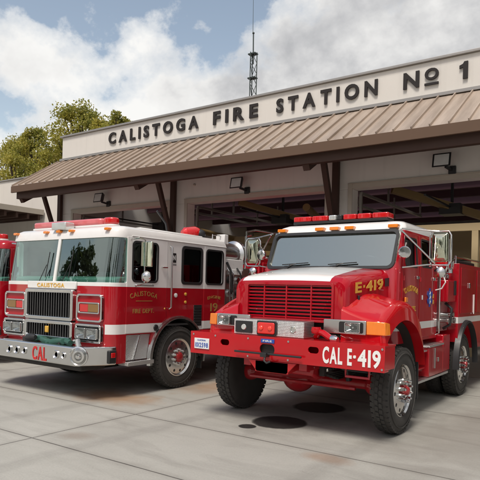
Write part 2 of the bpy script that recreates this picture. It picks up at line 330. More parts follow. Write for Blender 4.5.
# ------------------------------------------------------------------ mesh helpers
ORIGIN = {}
class MB:
    def __init__(s): s.v = []; s.f = []; s.mi = []; s.m = 0
    def add(s, vs, fs):
        o = len(s.v); s.v += [tuple(p) for p in vs]
        for f in fs: s.f.append(tuple(i+o for i in f)); s.mi.append(s.m)
        return s
    def box(s, x0, x1, y0, y1, z0, z1):
        if x0 > x1: x0, x1 = x1, x0
        if y0 > y1: y0, y1 = y1, y0
        if z0 > z1: z0, z1 = z1, z0
        return s.add([(x0,y0,z0),(x1,y0,z0),(x1,y1,z0),(x0,y1,z0),(x0,y0,z1),(x1,y0,z1),(x1,y1,z1),(x0,y1,z1)],
              [(0,3,2,1),(4,5,6,7),(0,1,5,4),(1,2,6,5),(2,3,7,6),(3,0,4,7)])
    def bar(s, p0, p1, w, h, up=(0,0,1)):
        p0, p1 = Vector(p0), Vector(p1); d = (p1-p0).normalized(); u = Vector(up)
        sx = d.cross(u).normalized(); sy = sx.cross(d).normalized()
        a = [p0+sx*i*w/2+sy*j*h/2 for i, j in ((-1,-1),(1,-1),(1,1),(-1,1))]
        b = [q+(p1-p0) for q in a]
        return s.add(a+b, [(3,2,1,0),(4,5,6,7),(0,1,5,4),(1,2,6,5),(2,3,7,6),(3,0,4,7)])
    def loft(s, rings, cap=True, closed=True):
        n = len(rings[0]); vs = [p for r in rings for p in r]; fs = []
        for k in range(len(rings)-1):
            for i in range(n if closed else n-1):
                j = (i+1) % n
                fs.append((k*n+i, k*n+j, (k+1)*n+j, (k+1)*n+i))
        if cap:
            fs.append(tuple(reversed(range(n)))); fs.append(tuple((len(rings)-1)*n+i for i in range(n)))
        return s.add(vs, fs)
    def cyl(s, p0, p1, r0, r1=None, n=20, cap=True):
        r1 = r0 if r1 is None else r1
        p0, p1 = Vector(p0), Vector(p1); d = (p1-p0).normalized()
        u = d.cross(Vector((0,0,1)) if abs(d.z) < 0.9 else Vector((1,0,0))).normalized(); w = d.cross(u)
        ring = lambda c, r: [c+(u*math.cos(2*PI*i/n)+w*math.sin(2*PI*i/n))*r for i in range(n)]
        return s.loft([ring(p0, r0), ring(p1, r1)], cap)
    def tube(s, path, r, n=8):
        path = [Vector(p) for p in path]; rings = []; u = None
        for i, p in enumerate(path):
            d = (path[min(i+1, len(path)-1)]-path[max(i-1, 0)]).normalized()
            if u is None: u = d.cross(Vector((0,0,1)) if abs(d.z) < 0.9 else Vector((1,0,0))).normalized()
            u = (u-d*u.dot(d)).normalized(); w = d.cross(u)
            rr = r[i] if isinstance(r, (list, tuple)) else r
            rings.append([p+(u*math.cos(2*PI*k/n)+w*math.sin(2*PI*k/n))*rr for k in range(n)])
        return s.loft(rings)
    def lathe(s, c, axis, prof, n=32, cap=True):
        """prof: (distance along axis, radius)"""
        c, d = Vector(c), Vector(axis).normalized()
        u = d.cross(Vector((0,0,1)) if abs(d.z) < 0.9 else Vector((1,0,0))).normalized(); w = d.cross(u)
        return s.loft([[c+d*a+(u*math.cos(2*PI*i/n)+w*math.sin(2*PI*i/n))*max(r, 1e-4) for i in range(n)] for a, r in prof], cap)
    def prism(s, pts, axis, a, b):
        """pts polygon in the other two axes (order: x->(y,z), y->(x,z), z->(x,y))"""
        mk = {'x': lambda p, t: (t, p[0], p[1]), 'y': lambda p, t: (p[0], t, p[1]), 'z': lambda p, t: (p[0], p[1], t)}[axis]
        return s.loft([[mk(p, a) for p in pts], [mk(p, b) for p in pts]])
    def frame(s, pts_out, pts_in, axis, a, b):
        mk = {'x': lambda p, t: (t, p[0], p[1]), 'y': lambda p, t: (p[0], t, p[1]), 'z': lambda p, t: (p[0], p[1], t)}[axis]
        n = len(pts_out)
        vs = [mk(p, a) for p in pts_out]+[mk(p, b) for p in pts_out]+[mk(p, b) for p in pts_in]+[mk(p, a) for p in pts_in]
        fs = []
        for q in range(4):
            for i in range(n):
                j = (i+1) % n; w = (q+1) % 4
                fs.append((q*n+i, q*n+j, w*n+j, w*n+i))
        return s.add(vs, fs)
    def sphere(s, c, r, nu=16, nv=10, sc=(1,1,1)):
        c = Vector(c); rings = []
        for k in range(nv+1):
            a = PI*k/nv
            rings.append([c+Vector((sc[0]*r*max(math.sin(a),1e-3)*math.cos(2*PI*i/nu), sc[1]*r*max(math.sin(a),1e-3)*math.sin(2*PI*i/nu), sc[2]*r*math.cos(a))) for i in range(nu)])
        return s.loft(rings)
    def mesh(s, name, mats, origin=(0,0,0)):
        o = Vector(origin); me = bpy.data.meshes.new(name)
        me.from_pydata([tuple(Vector(p)-o) for p in s.v], [], s.f)
        for m in (mats if isinstance(mats, (list, tuple)) else [mats]): me.materials.append(m)
        for p, i in zip(me.polygons, s.mi): p.material_index = i
        b = bmesh.new(); b.from_mesh(me); bmesh.ops.recalc_face_normals(b, faces=b.faces); b.to_mesh(me); b.free()
        return me
    def build(s, name, mats, parent=None, bev=0.004, smooth=35, origin=None, seg=2):
        root = parent
        while root is not None and root.parent is not None: root = root.parent
        org = Vector(origin) if origin is not None else (Vector(ORIGIN[root.name]) if root is not None else Vector((0,0,0)))
        me = s.mesh(name, mats, org)
        return finish(me, name, parent, bev, smooth, org if root is None else None, seg)
def finish(me, name, parent=None, bev=0.0, smooth=35, loc=None, seg=2):
    if smooth:
        for p in me.polygons: p.use_smooth = True
        me.set_sharp_from_angle(angle=R(smooth))
    o = bpy.data.objects.new(name, me); COL.objects.link(o)
    if parent is not None: o.parent = parent
    if loc is not None: o.location = loc
    if bev:
        m = o.modifiers.new('bevel', 'BEVEL'); m.width = bev; m.segments = seg; m.limit_method = 'ANGLE'; m.angle_limit = R(40)
        m.harden_normals = False
    return o
def thing(name, label, cat, loc, group=None):
    o = bpy.data.objects.new(name, None); COL.objects.link(o); o.location = loc; o.empty_display_size = 0.3
    o['label'] = label; o['category'] = cat
    if group: o['group'] = group
    ORIGIN[o.name] = tuple(loc); return o
def part_empty(name, parent, loc=(0,0,0)):
    o = bpy.data.objects.new(name, None); COL.objects.link(o); o.parent = parent; o.location = loc; return o
def tag(o, label, cat, group=None):
    o['label'] = label; o['category'] = cat
    if group: o['group'] = group
    return o
def boolean(me, cutters):
    """cut a list of MB solids out of mesh me, returns a new mesh"""
    base = bpy.data.objects.new('temporary_base', me); COL.objects.link(base); tmp = []
    for c in cutters:
        cm = c.mesh('temporary_cutter', []); co = bpy.data.objects.new('temporary_cutter', cm); COL.objects.link(co); tmp.append(co)
        m = base.modifiers.new('cut', 'BOOLEAN'); m.operation = 'DIFFERENCE'; m.object = co; m.solver = 'EXACT'
        if getattr(c, 'mat', None): cm.materials.append(c.mat); m.material_mode = 'TRANSFER'
    dg = bpy.context.evaluated_depsgraph_get(); dg.update()
    res = bpy.data.meshes.new_from_object(base.evaluated_get(dg), depsgraph=dg)
    for o in tmp+[base]: bpy.data.objects.remove(o)
    return res
def shift(me, org):
    me.transform(Matrix.Translation(-Vector(org))); return me
def rr(a0, a1, b0, b1, r, n=5):
    """rounded rectangle polygon"""
    r = min(r, (a1-a0)/2-1e-4, (b1-b0)/2-1e-4); pts = []
    for cx, cy, s0 in ((a1-r, b0+r, -PI/2), (a1-r, b1-r, 0), (a0+r, b1-r, PI/2), (a0+r, b0+r, PI)):
        for i in range(n+1): a = s0+PI/2*i/n; pts.append((cx+r*math.cos(a), cy+r*math.sin(a)))
    return pts
def plan(x0, x1, y0, y1, rf, rb, n=7):
    pts = []
    for cx, cy, s0, r in ((x1-rf, y0+rf, -PI/2, rf), (x1-rb, y1-rb, 0, rb), (x0+rb, y1-rb, PI/2, rb), (x0+rf, y0+rf, PI, rf)):
        for i in range(n+1): a = s0+PI/2*i/n; pts.append((cx+r*math.cos(a), cy+r*math.sin(a)))
    return pts
def glyph(ch, depth, bold=0.0):
    cu = bpy.data.curves.new('glyph', 'FONT'); cu.body = ch; cu.size = 1.0; cu.extrude = depth/2; cu.offset = bold; cu.resolution_u = 4
    o = bpy.data.objects.new('glyph', cu); COL.objects.link(o)
    dg = bpy.context.evaluated_depsgraph_get(); dg.update()
    me = bpy.data.meshes.new_from_object(o.evaluated_get(dg), depsgraph=dg)
    bpy.data.objects.remove(o); bpy.data.curves.remove(cu)
    return [v.co.copy() for v in me.vertices], [tuple(p.vertices) for p in me.polygons]
GC = {}
def text_line(mb, s, o, u, v, width, height, depth=0.004, bold=0.012, gap=0.12, arc=0.0, fit='w', surf=None):
    """writes s as solid letters: o = lower left, u = reading direction, v = up; letters fitted to width x height; arc bows the line upward"""
    o, u, v = Vector(o), Vector(u).normalized(), Vector(v).normalized(); nrm = u.cross(v)
    items = []; x = 0.0; cap = 0.70
    for ch in s:
        if ch == ' ': x += 0.42; continue
        k = (ch, bold)
        if k not in GC: GC[k] = glyph(ch, 1.0, bold)
        vs, fs = GC[k]; x0 = min(p.x for p in vs); x1 = max(p.x for p in vs)
        items.append((vs, fs, x0, x)); x += (x1-x0)+gap
    tot = x-gap; sx = width/tot; sy = height/cap
    out = []
    for vs, fs, x0, px in items:
        pts = []
        for p in vs:
            a = (p.x-x0+px)*sx; b = p.y*sy; c = p.z*depth
            if arc:
                t_ = (a/width-0.5)*2; ang = -t_*arc
                b2 = b; cx = (px+0.3)*sx; tt = (cx/width-0.5)*2
                lift = (1-tt*tt)*arc*width*0.25; rot = -tt*arc
                dx, dy = a-cx, b2
                a = cx+dx*math.cos(rot)-dy*math.sin(rot); b = lift+dx*math.sin(rot)+dy*math.cos(rot)
            q = o+u*a+v*b+nrm*c
            if surf: q = surf(q)
            pts.append(q)
        mb.add(pts, fs); out.append(pts)
    return out

# ------------------------------------------------------------------ ground
def structure(o): o['kind'] = 'structure'; return o
g = MB(); g.add([(-900,-900,0),(900,-900,0),(900,900,0),(-900,900,0)], [(0,1,2,3)])
structure(g.build('ground', M['concrete'], None, 0, 0))
g = MB(); g.add([(-16,11.75,0.006),(6,11.75,0.006),(6,23,0.006),(-16,23,0.006)], [(0,1,2,3)])
structure(g.build('floor', M['bayfloor'], None, 0, 0))

# ------------------------------------------------------------------ fire station
YW = 11.6; POSTS = [-15.2, -10.38, -5.57, -0.76, 4.05]
fs = thing('fire_station', 'long cream stucco fire station with brown metal awning over open truck bays', 'fire station', (-7, YW, 0))
OPEN = [(-14.62, -10.64), (-9.93, -5.86), (-5.2, -1.05), (-0.39, 3.7)]
w = MB(); T = 0.30; zt = 6.33
edges = [-15.25]+[e for a in OPEN for e in a]+[4.3]
for i in range(0, len(edges), 2): w.box(edges[i], edges[i+1], YW, YW+T, 0, 3.88)
w.box(-15.25, 4.3, YW, YW+T, 3.88, zt)
w.build('front_wall', M['stucco'], fs, 0.01)
w = MB(); w.box(-15.25, -14.95, YW+T, 23, 0, 5.9); w.box(4.0, 4.3, YW+T, 23, 0, 5.9); w.box(-14.95, 4.0, 22.7, 23, 0, 5.9)
w.build('side_wall', M['stucco'], fs, 0.0)
w = MB(); w.box(-15.32, 4.36, YW-0.06, YW+T+0.06, zt, zt+0.055)
w.build('coping', M['galv'], fs, 0.008)
# door trim round each opening
for a, b in OPEN:
    f = MB(); f.box(a-0.10, a, YW-0.03, YW, 0, 3.98); f.box(b, b+0.10, YW-0.03, YW, 0, 3.98); f.box(a, b, YW-0.03, YW, 3.88, 3.98)
    f.box(a-0.10, b+0.10, YW-0.045, YW, 3.98, 4.0)
    f.build('door_frame', M['trim'], fs, 0.004)
# awning: slab, seams, fascia, soffit beam
YE, ZE, ZR = 9.96, 4.53, 5.58; XL, XR = -15.42, 4.5
nrm = Vector((0, -(ZR-ZE), YW-YE)).normalized(); sl = Vector((0, YW-YE, ZR-ZE)).normalized()
rf = MB(); rf.loft([[(XL, YE, ZE-0.05), (XL, YW-0.005, ZR-0.05), (XL, YW-0.005, ZR), (XL, YE, ZE)], [(XR, YE, ZE-0.05), (XR, YW-0.005, ZR-0.05), (XR, YW-0.005, ZR), (XR, YE, ZE)]])
x = XL+0.02
while x < XR:
    rf.bar(Vector((x, YE-0.012, ZE))+nrm*0.018, Vector((x, YW-0.02, ZR-0.01))+nrm*0.018, 0.022, 0.045, nrm); x += 0.325
rf.build('awning_roof', M['roof'], fs, 0.0, 0)
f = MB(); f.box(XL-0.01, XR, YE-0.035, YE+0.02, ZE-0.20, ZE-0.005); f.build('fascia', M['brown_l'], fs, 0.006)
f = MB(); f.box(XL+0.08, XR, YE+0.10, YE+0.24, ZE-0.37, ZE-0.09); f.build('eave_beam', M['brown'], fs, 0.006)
f = MB(); f.prism([(YE, ZE-0.20), (YE, ZE-0.005), (YW-0.002, ZR-0.03), (YW-0.002, ZR-0.30)], 'x', XL-0.03, XL-0.004); f.build('rake_board', M['brown_l'], fs, 0.004)
f = MB(); f.box(XL+0.1, XR, YW-0.06, YW-0.005, ZR+0.0, ZR+0.07); f.build('flashing', M['galv'], fs, 0.004)
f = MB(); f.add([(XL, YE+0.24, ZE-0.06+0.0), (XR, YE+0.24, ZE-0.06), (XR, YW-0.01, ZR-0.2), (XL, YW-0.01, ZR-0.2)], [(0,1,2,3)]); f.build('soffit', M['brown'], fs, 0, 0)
x = XL+0.6
while x < XR:
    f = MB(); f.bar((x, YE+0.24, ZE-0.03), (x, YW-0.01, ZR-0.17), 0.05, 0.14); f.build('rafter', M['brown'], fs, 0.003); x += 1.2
for px in POSTS:
    p = MB(); p.box(px-0.075, px+0.075, YW-0.13, YW-0.032, 0, 4.9); p.build('post', M['brown'], fs, 0.006)
    p = MB(); p.bar((px, 10.13, 4.12), (px, YW-0.14, 4.12+(YW-0.14-10.13)*0.60), 0.15, 0.17); p.build('outrigger', M['brown'], fs, 0.006)
    p = MB(); p.bar((px, 10.88, 4.45), (px, YW-0.13, 2.95), 0.12, 0.10, (0,1,0.3)); p.build('knee_brace', M['brown'], fs, 0.006)
# lintel hardware and bays inside
c = MB()
for ya, yb in ((YW+T, 14.2), (14.9, 16.8), (17.5, 19.4), (20.1, 22.7)): c.box(-14.95, 4.0, ya, yb, 4.75, 4.85)  # open strips between slabs are added to let daylight brighten the bays
c.build('bay_ceiling', M['deck'], fs, 0, 0)
c = MB()
y = 12.6
while y < 22.5: c.box(-14.9, 3.95, y-0.06, y+0.06, 4.35, 4.75); y += 1.3
c.build('ceiling_joists', M['deck'], fs, 0, 0)
c = MB(); c.box(-14.9, 3.95, 22.3, 22.68, 0.0, 2.9); c.build('back_wall_lining', M['inwall_w'], fs, 0, 0)
c = MB(); c.box(-14.9, 3.95, 22.2, 22.68, 2.95, 4.3); c.build('back_wall_band', M['inwall'], fs, 0, 0)
for (a, b) in OPEN:
    for xx in (a+0.05, b-0.05):
        d = MB(); d.box(xx-0.03, xx+0.03, YW+0.35, YW+4.6, 3.80, 3.86); d.box(xx-0.03, xx+0.03, YW+0.32, YW+0.38, 0, 3.8)
        d.box(xx-0.02, xx+0.02, YW+2.0, YW+2.05, 3.86, 4.4); d.box(xx-0.02, xx+0.02, YW+4.5, YW+4.55, 3.86, 4.4)
        d.build('door_track', M['galv'], fs, 0, 0)
    d = MB(); d.cyl((a+0.1, YW+0.55, 4.15), (b-0.1, YW+0.55, 4.15), 0.03, n=10); d.cyl((a+0.9, YW+0.55, 4.15), (a+2.7, YW+0.55, 4.15), 0.07, n=12); d.build('torsion_spring', M['galv'], fs, 0)
    m = (a+b)/2
    d = MB(); d.tube([(m+0.9, YW+1.2, 3.75), (m+0.5, YW+3, 3.55), (m+0.2, YW+6, 3.5), (m+0.2, YW+11, 3.6)], 0.10, 12)
    d.tube([(m+0.6, YW+2.4, 3.6), (m+1.1, YW+2.9, 3.0), (m+1.3, YW+3.6, 2.3), (m+1.4, YW+4.2, 1.4)], 0.08, 12)
    d.build('exhaust_duct', M['duct'], fs, 0)
    d = MB(); d.box(m-0.9, m-0.4, YW+2.4, YW+2.9, 3.55, 3.8); d.box(m-0.68, m-0.62, YW+2.6, YW+2.66, 3.8, 4.4); d.box(m-0.675, m-0.625, YW+0.5, YW+2.5, 3.7, 3.74); d.build('door_opener', M['black'], fs, 0.005)
    d = MB(); d.box(a+0.6, b-0.6, YW+9.0, YW+9.3, 3.1, 3.3); d.box(a+0.55, a+0.75, YW+9.0, YW+9.2, 0, 3.1); d.box(b-0.75, b-0.55, YW+9.0, YW+9.2, 0, 3.1)
    d.build('storage_frame', M['duct'], fs, 0.004)
f = MB(); f.box(-5.4, 4.0, 15.6, 15.8, 3.30, 3.50); f.box(-3.62, -3.46, 15.6, 15.8, 0, 3.3); f.build('cross_beam', M['inwall'], fs, 0.004)
f = MB(); f.box(-14.9, -5.6, 17.0, 17.2, 3.30, 3.55); f.box(-8.0, -7.85, 17.0, 17.2, 0, 3.3); f.build('cross_beam', M['inwall'], fs, 0.004)
f = MB(); f.bar((-4.9, 13.2, 4.1), (-1.2, 16.2, 2.9), 0.16, 0.18); f.build('exhaust_rail', M['duct'], fs, 0.01)
f = MB(); f.bar((-9.4, 13.2, 4.1), (-6.2, 16.4, 3.1), 0.14, 0.16); f.build('exhaust_rail', M['duct'], fs, 0.01)
f = MB(); f.cyl((-14.9, 12.6, 4.22), (3.9, 12.6, 4.22), 0.035, n=10); f.cyl((-5.2, 12.2, 4.05), (-1.0, 12.2, 4.05), 0.022, n=8); f.build('conduit', M['galv'], fs, 0)
for k, x in enumerate((-13.2, -11.6, -9.2, -7.6, -4.6, -3.0, -1.4, 0.4)):
    f = MB(); f.box(x-0.6, x+0.6, 21.7, 22.15, 0.0, 2.0); lk = f.build('locker', M['inwall_w' if k % 2 else 'galv'], fs, 0.01)
    for q in range(3):
        f = MB(); f.box(x-0.57+q*0.39, x-0.20+q*0.39, 21.67, 21.70, 0.1, 1.95); f.build('locker_door', M['red' if (k+q) % 3 == 0 else 'inwall'], lk, 0.005)
for x in (-12.4, -8.4, -3.8, -0.8):
    f = MB(); f.box(x-0.7, x+0.7, 22.10, 22.18, 2.2, 2.9); f.build('notice_board', M['blue' if x < -8 else 'black'], fs, 0.01)
# lean-to wing on the left
wg = thing('neighbouring_wing', 'low pale stucco wing with brown flat canopy left of the station', 'building', (-20, 13, 0))
w = MB(); w.box(-34, -15.3, 13.0, 13.3, 0, 5.66); w.build('parapet_wall', M['stucco_w'], wg, 0.01)
w = MB(); w.box(-21.3, -21.0, 4, 12.98, 0, 4.10); w.build('side_wall', M['stucco_w'], wg, 0.01)
w = MB(); w.box(-34, -15.4, 12.95, 13.35, 5.66, 5.71); w.build('coping', M['galv'], wg, 0.006)
w = MB(); w.box(-18.05, -18.0, 4, 12.95, 4.18, 4.37); w.build('fascia', M['trim'], wg, 0.006)
w = MB(); w.box(-20.98, -18.06, 4, 12.95, 4.16, 4.30); w.build('canopy', M['brown'], wg, 0.006)
w = MB(); y = 4.2
while y < 12.8: w.box(-20.95, -18.08, y, y+0.09, 3.98, 4.157); y += 0.45
w.build('rafters', M['brown'], wg, 0.0)
w = MB(); w.box(-20.98, -20.9, 4, 12.9, 3.84, 3.98); w.build('ledger', M['trim'], wg, 0.0)

# raised sign letters
sg = thing('station_sign', 'dark raised capital letters CALISTOGA FIRE STATION No 1 along the parapet', 'sign', (-7.8, YW, 5.8))
def sign_word(s, x0, x1, z0, z1):
    gap = 0.30; items = []; x = 0
    for ch in s:
        k = (ch, 0.034)
        if k not in GC: GC[k] = glyph(ch, 1.0, 0.034)
        vs, fcs = GC[k]; a = min(p.x for p in vs); b = max(p.x for p in vs); items.append((vs, fcs, a, x)); x += b-a+gap
    sx = (x1-x0)/(x-gap)
    for vs, fcs, a, px in items:
        zb = min(p.y for p in vs); zt_ = max(p.y for p in vs)
        m = MB(); m.add([(x0+(p.x-a+px)*sx, YW-0.03+(-p.z)*0.03, z0+(p.y-zb)/(zt_-zb)*(z1-z0)) for p in vs], fcs)
        m.build('letter', M['signblack'], sg, 0, 30)
Z0, Z1 = 5.84, 6.18
sign_word('CALISTOGA', -13.05, -9.60, Z0, Z1); sign_word('FIRE', -9.11, -7.73, Z0, Z1); sign_word('STATION', -7.20, -4.67, Z0, Z1)
sign_word('N', -4.11, -3.78, Z0, Z1); sign_word('O', -3.67, -3.39, Z0+0.10, Z1)
m = MB(); m.prism([(-2.92, Z0), (-2.83, Z0), (-2.83, Z1), (-2.90, Z1), (-2.925, Z1-0.045), (-2.99, Z1-0.07), (-2.99, Z1-0.13), (-2.92, Z1-0.11)], 'y', YW-0.046, YW-0.014); m.build('letter', M['signblack'], sg, 0, 30)
m = MB(); m.box(-3.67, -3.39, YW-0.046, YW-0.014, Z0, Z0+0.045); m.build('underline', M['signblack'], sg, 0)

# wall floodlights
for i, (x, z, lb) in enumerate([(-13.08, 4.25, 'black floodlight above the leftmost bay, left of the white cab roof'), (-8.08, 4.25, 'black floodlight on the wall above the middle bay door'), (-3.17, 4.26, 'black floodlight above the right bay behind the brush truck')]):
    t = thing('floodlight', lb, 'floodlight', (x, YW, z-0.1), 'floodlights above the bay doors')
    b = MB(); b.loft([[(x-0.22, YW-0.36, z-0.17), (x+0.14, YW-0.36, z-0.17), (x+0.14, YW-0.30, z+0.11), (x-0.22, YW-0.30, z+0.11)],
                      [(x-0.14, YW-0.20, z-0.12), (x+0.06, YW-0.20, z-0.12), (x+0.06, YW-0.16, z+0.07), (x-0.14, YW-0.16, z+0.07)]])
    b.build('housing', M['black'], t, 0.01)
    b = MB(); b.loft([[(x-0.18, YW-0.366, z-0.14), (x+0.10, YW-0.366, z-0.14), (x+0.10, YW-0.314, z+0.08), (x-0.18, YW-0.314, z+0.08)],
                      [(x-0.18, YW-0.35, z-0.14), (x+0.10, YW-0.35, z-0.14), (x+0.10, YW-0.30, z+0.08), (x-0.18, YW-0.30, z+0.08)]])
    b.build('lens', M['floodlens'], t, 0.002)
    b = MB(); b.box(x+0.02, x+0.16, YW-0.06, YW, z-0.27, z-0.11); b.bar((x+0.08, YW-0.04, z-0.19), (x+0.02, YW-0.25, z-0.15), 0.05, 0.05)
    b.build('bracket', M['black'], t, 0.006)
# small sprinkler domes on the wall
for x, z in ((-11.9, 4.5), (-9.7, 4.35)):
    b = MB(); b.lathe((x, YW, z), (0,-1,0), [(0, 0.035), (0.03, 0.035), (0.05, 0.01)], 14)
    tag(b.build('wall_sensor', M['trim'], None, 0, origin=(x, YW, z)), 'small round sensor on the stucco ' + ('left of the middle post' if x < -11 else 'above the middle bay corner'), 'sensor')

# antenna tower
at = thing('antenna_tower', 'thin lattice radio mast rising behind the parapet with whip aerial', 'antenna', (-10.93, 16, 5.0))
b = MB(); r_ = 0.13; zs = [5.0+i*0.36 for i in range(14)]
legs = [(-10.93+r_*math.cos(a), 16+r_*math.sin(a)) for a in (0.3, 0.3+2*PI/3, 0.3+4*PI/3)]
for lx, ly in legs: b.cyl((lx, ly, 5.0), (lx, ly, 9.68), 0.017, n=8)
b.build('leg_tubes', M['tower'], at, 0)
b = MB()
for k in range(len(zs)-1):
    for i in range(3):
        a_, c_ = legs[i], legs[(i+1) % 3]
        if (k+i) % 2: a_, c_ = c_, a_
        b.cyl((a_[0], a_[1], zs[k]), (c_[0], c_[1], zs[k+1]), 0.010, n=6)
b.build('lattice', M['tower'], at, 0)
b = MB(); b.cyl((-10.93, 16, 9.3), (-10.95, 16, 10.35), 0.022, n=8); b.sphere((-10.95, 16, 10.36), 0.04); b.box(-11.09, -10.80, 15.9, 16.1, 9.62, 9.66); b.box(-11.09, -10.80, 15.9, 16.1, 8.8, 8.84)
b.build('mast', M['tower'], at, 0)
b = MB(); b.cyl((-10.97, 16, 10.35), (-11.0, 16, 12.2), 0.009, 0.005, n=6); b.build('whip_aerial', M['tower'], at, 0)

# ------------------------------------------------------------------ trees
def make_tree(name, label, loc, height, spread, nclump, nleaf, leafsize, lm, group, seed, trunk_r=0.3, crown_base=0.3):
    rnd = random.Random(seed)
    t = thing(name, label, 'tree', loc, group); L = Vector(loc)
    tr = MB(); clumps = []
    top = height*0.8
    tr.tube([L, L+Vector((0.1,0,height*0.25)), L+Vector((-0.2,0.1,height*0.5)), L+Vector((0.1,0,top))], [trunk_r, trunk_r*0.8, trunk_r*0.5, 0.05], 10)
    for k in range(nclump):
        a = rnd.uniform(0, 2*PI); zf = rnd.uniform(crown_base, 1.0)
        prof = math.sin(PI*min(1, max(0.05, (zf-crown_base+0.12)/(1.12-crown_base))))**0.6
        rad = spread*prof*math.sqrt(rnd.uniform(0.1, 1.0))
        c = L+Vector((rad*math.cos(a), rad*math.sin(a), height*zf)); clumps.append((c, rnd.uniform(0.4, 1.0)*spread*0.20))
        zb = min(top*0.95, height*max(0.2, zf-0.22)); b0 = L+Vector((0,0,zb)); md = b0.lerp(c, 0.5)+Vector((0,0,-0.05*height*rnd.random()))
        tr.tube([b0, md, c], [trunk_r*0.28, trunk_r*0.16, 0.03], 6)
    tr.build('trunk', M['bark'], t, 0)
    vs, fsx = [], []
    per = nleaf//nclump
    for c, r in clumps:
        for k in range(per):
            d = Vector((rnd.gauss(0,1), rnd.gauss(0,1), rnd.gauss(0,0.8))); d = d.normalized()*r*(rnd.random()**0.45)*rnd.uniform(0.8,1.35)
            p = c+d; n = Vector((rnd.gauss(0,1), rnd.gauss(0,1), rnd.gauss(0,1)+0.3)).normalized()
            u = n.orthogonal().normalized(); u.rotate(Matrix.Rotation(rnd.uniform(0, 2*PI), 3, n)); w_ = n.cross(u); s_ = leafsize*rnd.uniform(0.6, 1.3)
            o = len(vs)
            vs += [p-u*s_*0.5, p+w_*s_*0.35+n*0.05*s_, p+u*s_*0.6, p-w_*s_*0.35+n*0.05*s_]; fsx.append((o, o+1, o+2, o+3))
    cr = MB(); cr.add(vs, fsx); me = bpy.data.meshes.new('crown'); me.from_pydata([tuple(Vector(p)-L) for p in cr.v], [], cr.f); me.materials.append(lm)
    finish(me, 'crown', t, 0, 0)
    return t
def copy_tree(o, loc, label):
    r = o.copy(); COL.objects.link(r); r.location = loc; r['label'] = label
    for ch in o.children: c = ch.copy(); COL.objects.link(c); c.parent = r
    return r
GT = 'autumn trees behind the wing'
make_tree('autumn_tree', 'tallest yellow green tree behind the roof corner of the station', (-32.0, 26, 0), 13.9, 3.9, 105, 26000, 0.155, M['leaf'], GT, 3, crown_base=0.42)
make_tree('autumn_tree', 'yellow green tree at the left edge behind the pale wing', (-41.0, 27, 0), 13.0, 4.0, 95, 22000, 0.155, M['leaf'], GT, 11, crown_base=0.42)
make_tree('autumn_tree', 'loose narrow tree between the two fuller trees behind the wing', (-36.6, 25.5, 0), 12.9, 2.8, 56, 14000, 0.155, M['leaf'], GT, 5, crown_base=0.42)
make_tree('autumn_tree', 'small tree top peeping over the parapet left of the sign', (-27.6, 25, 0), 12.5, 2.6, 46, 12000, 0.155, M['leaf'], GT, 21, crown_base=0.5)
make_tree('autumn_tree', 'lower tree filling behind the left wing parapet', (-33.5, 22, 0), 9.8, 3.4, 40, 10000, 0.16, M['leaf'], GT, 22, crown_base=0.4)
bt = make_tree('roadside_tree', 'dark roadside tree across the street, seen only mirrored in the glass', (-14, -46, 0), 14.0, 5.0, 60, 6000, 0.6, M['leaf2'], 'roadside trees across the street', 31, crown_base=0.25)
for i, (x, y) in enumerate([(-24, -50), (-5, -44), (6, -52), (-34, -42), (17, -46), (-45, -44), (27,-40), (36,-46), (-58, -38), (44, -32), (-19, -60), (0, -60), (12, -62), (-66, -20), (50, -14)]):
    r = copy_tree(bt, (x, y, 0), 'dark roadside tree across the street, seen only mirrored in the glass'); k_ = random.uniform(0.95, 1.6); r.scale = (k_*0.9, k_*0.9, k_); r.rotation_euler = (0, 0, random.uniform(0, 6))

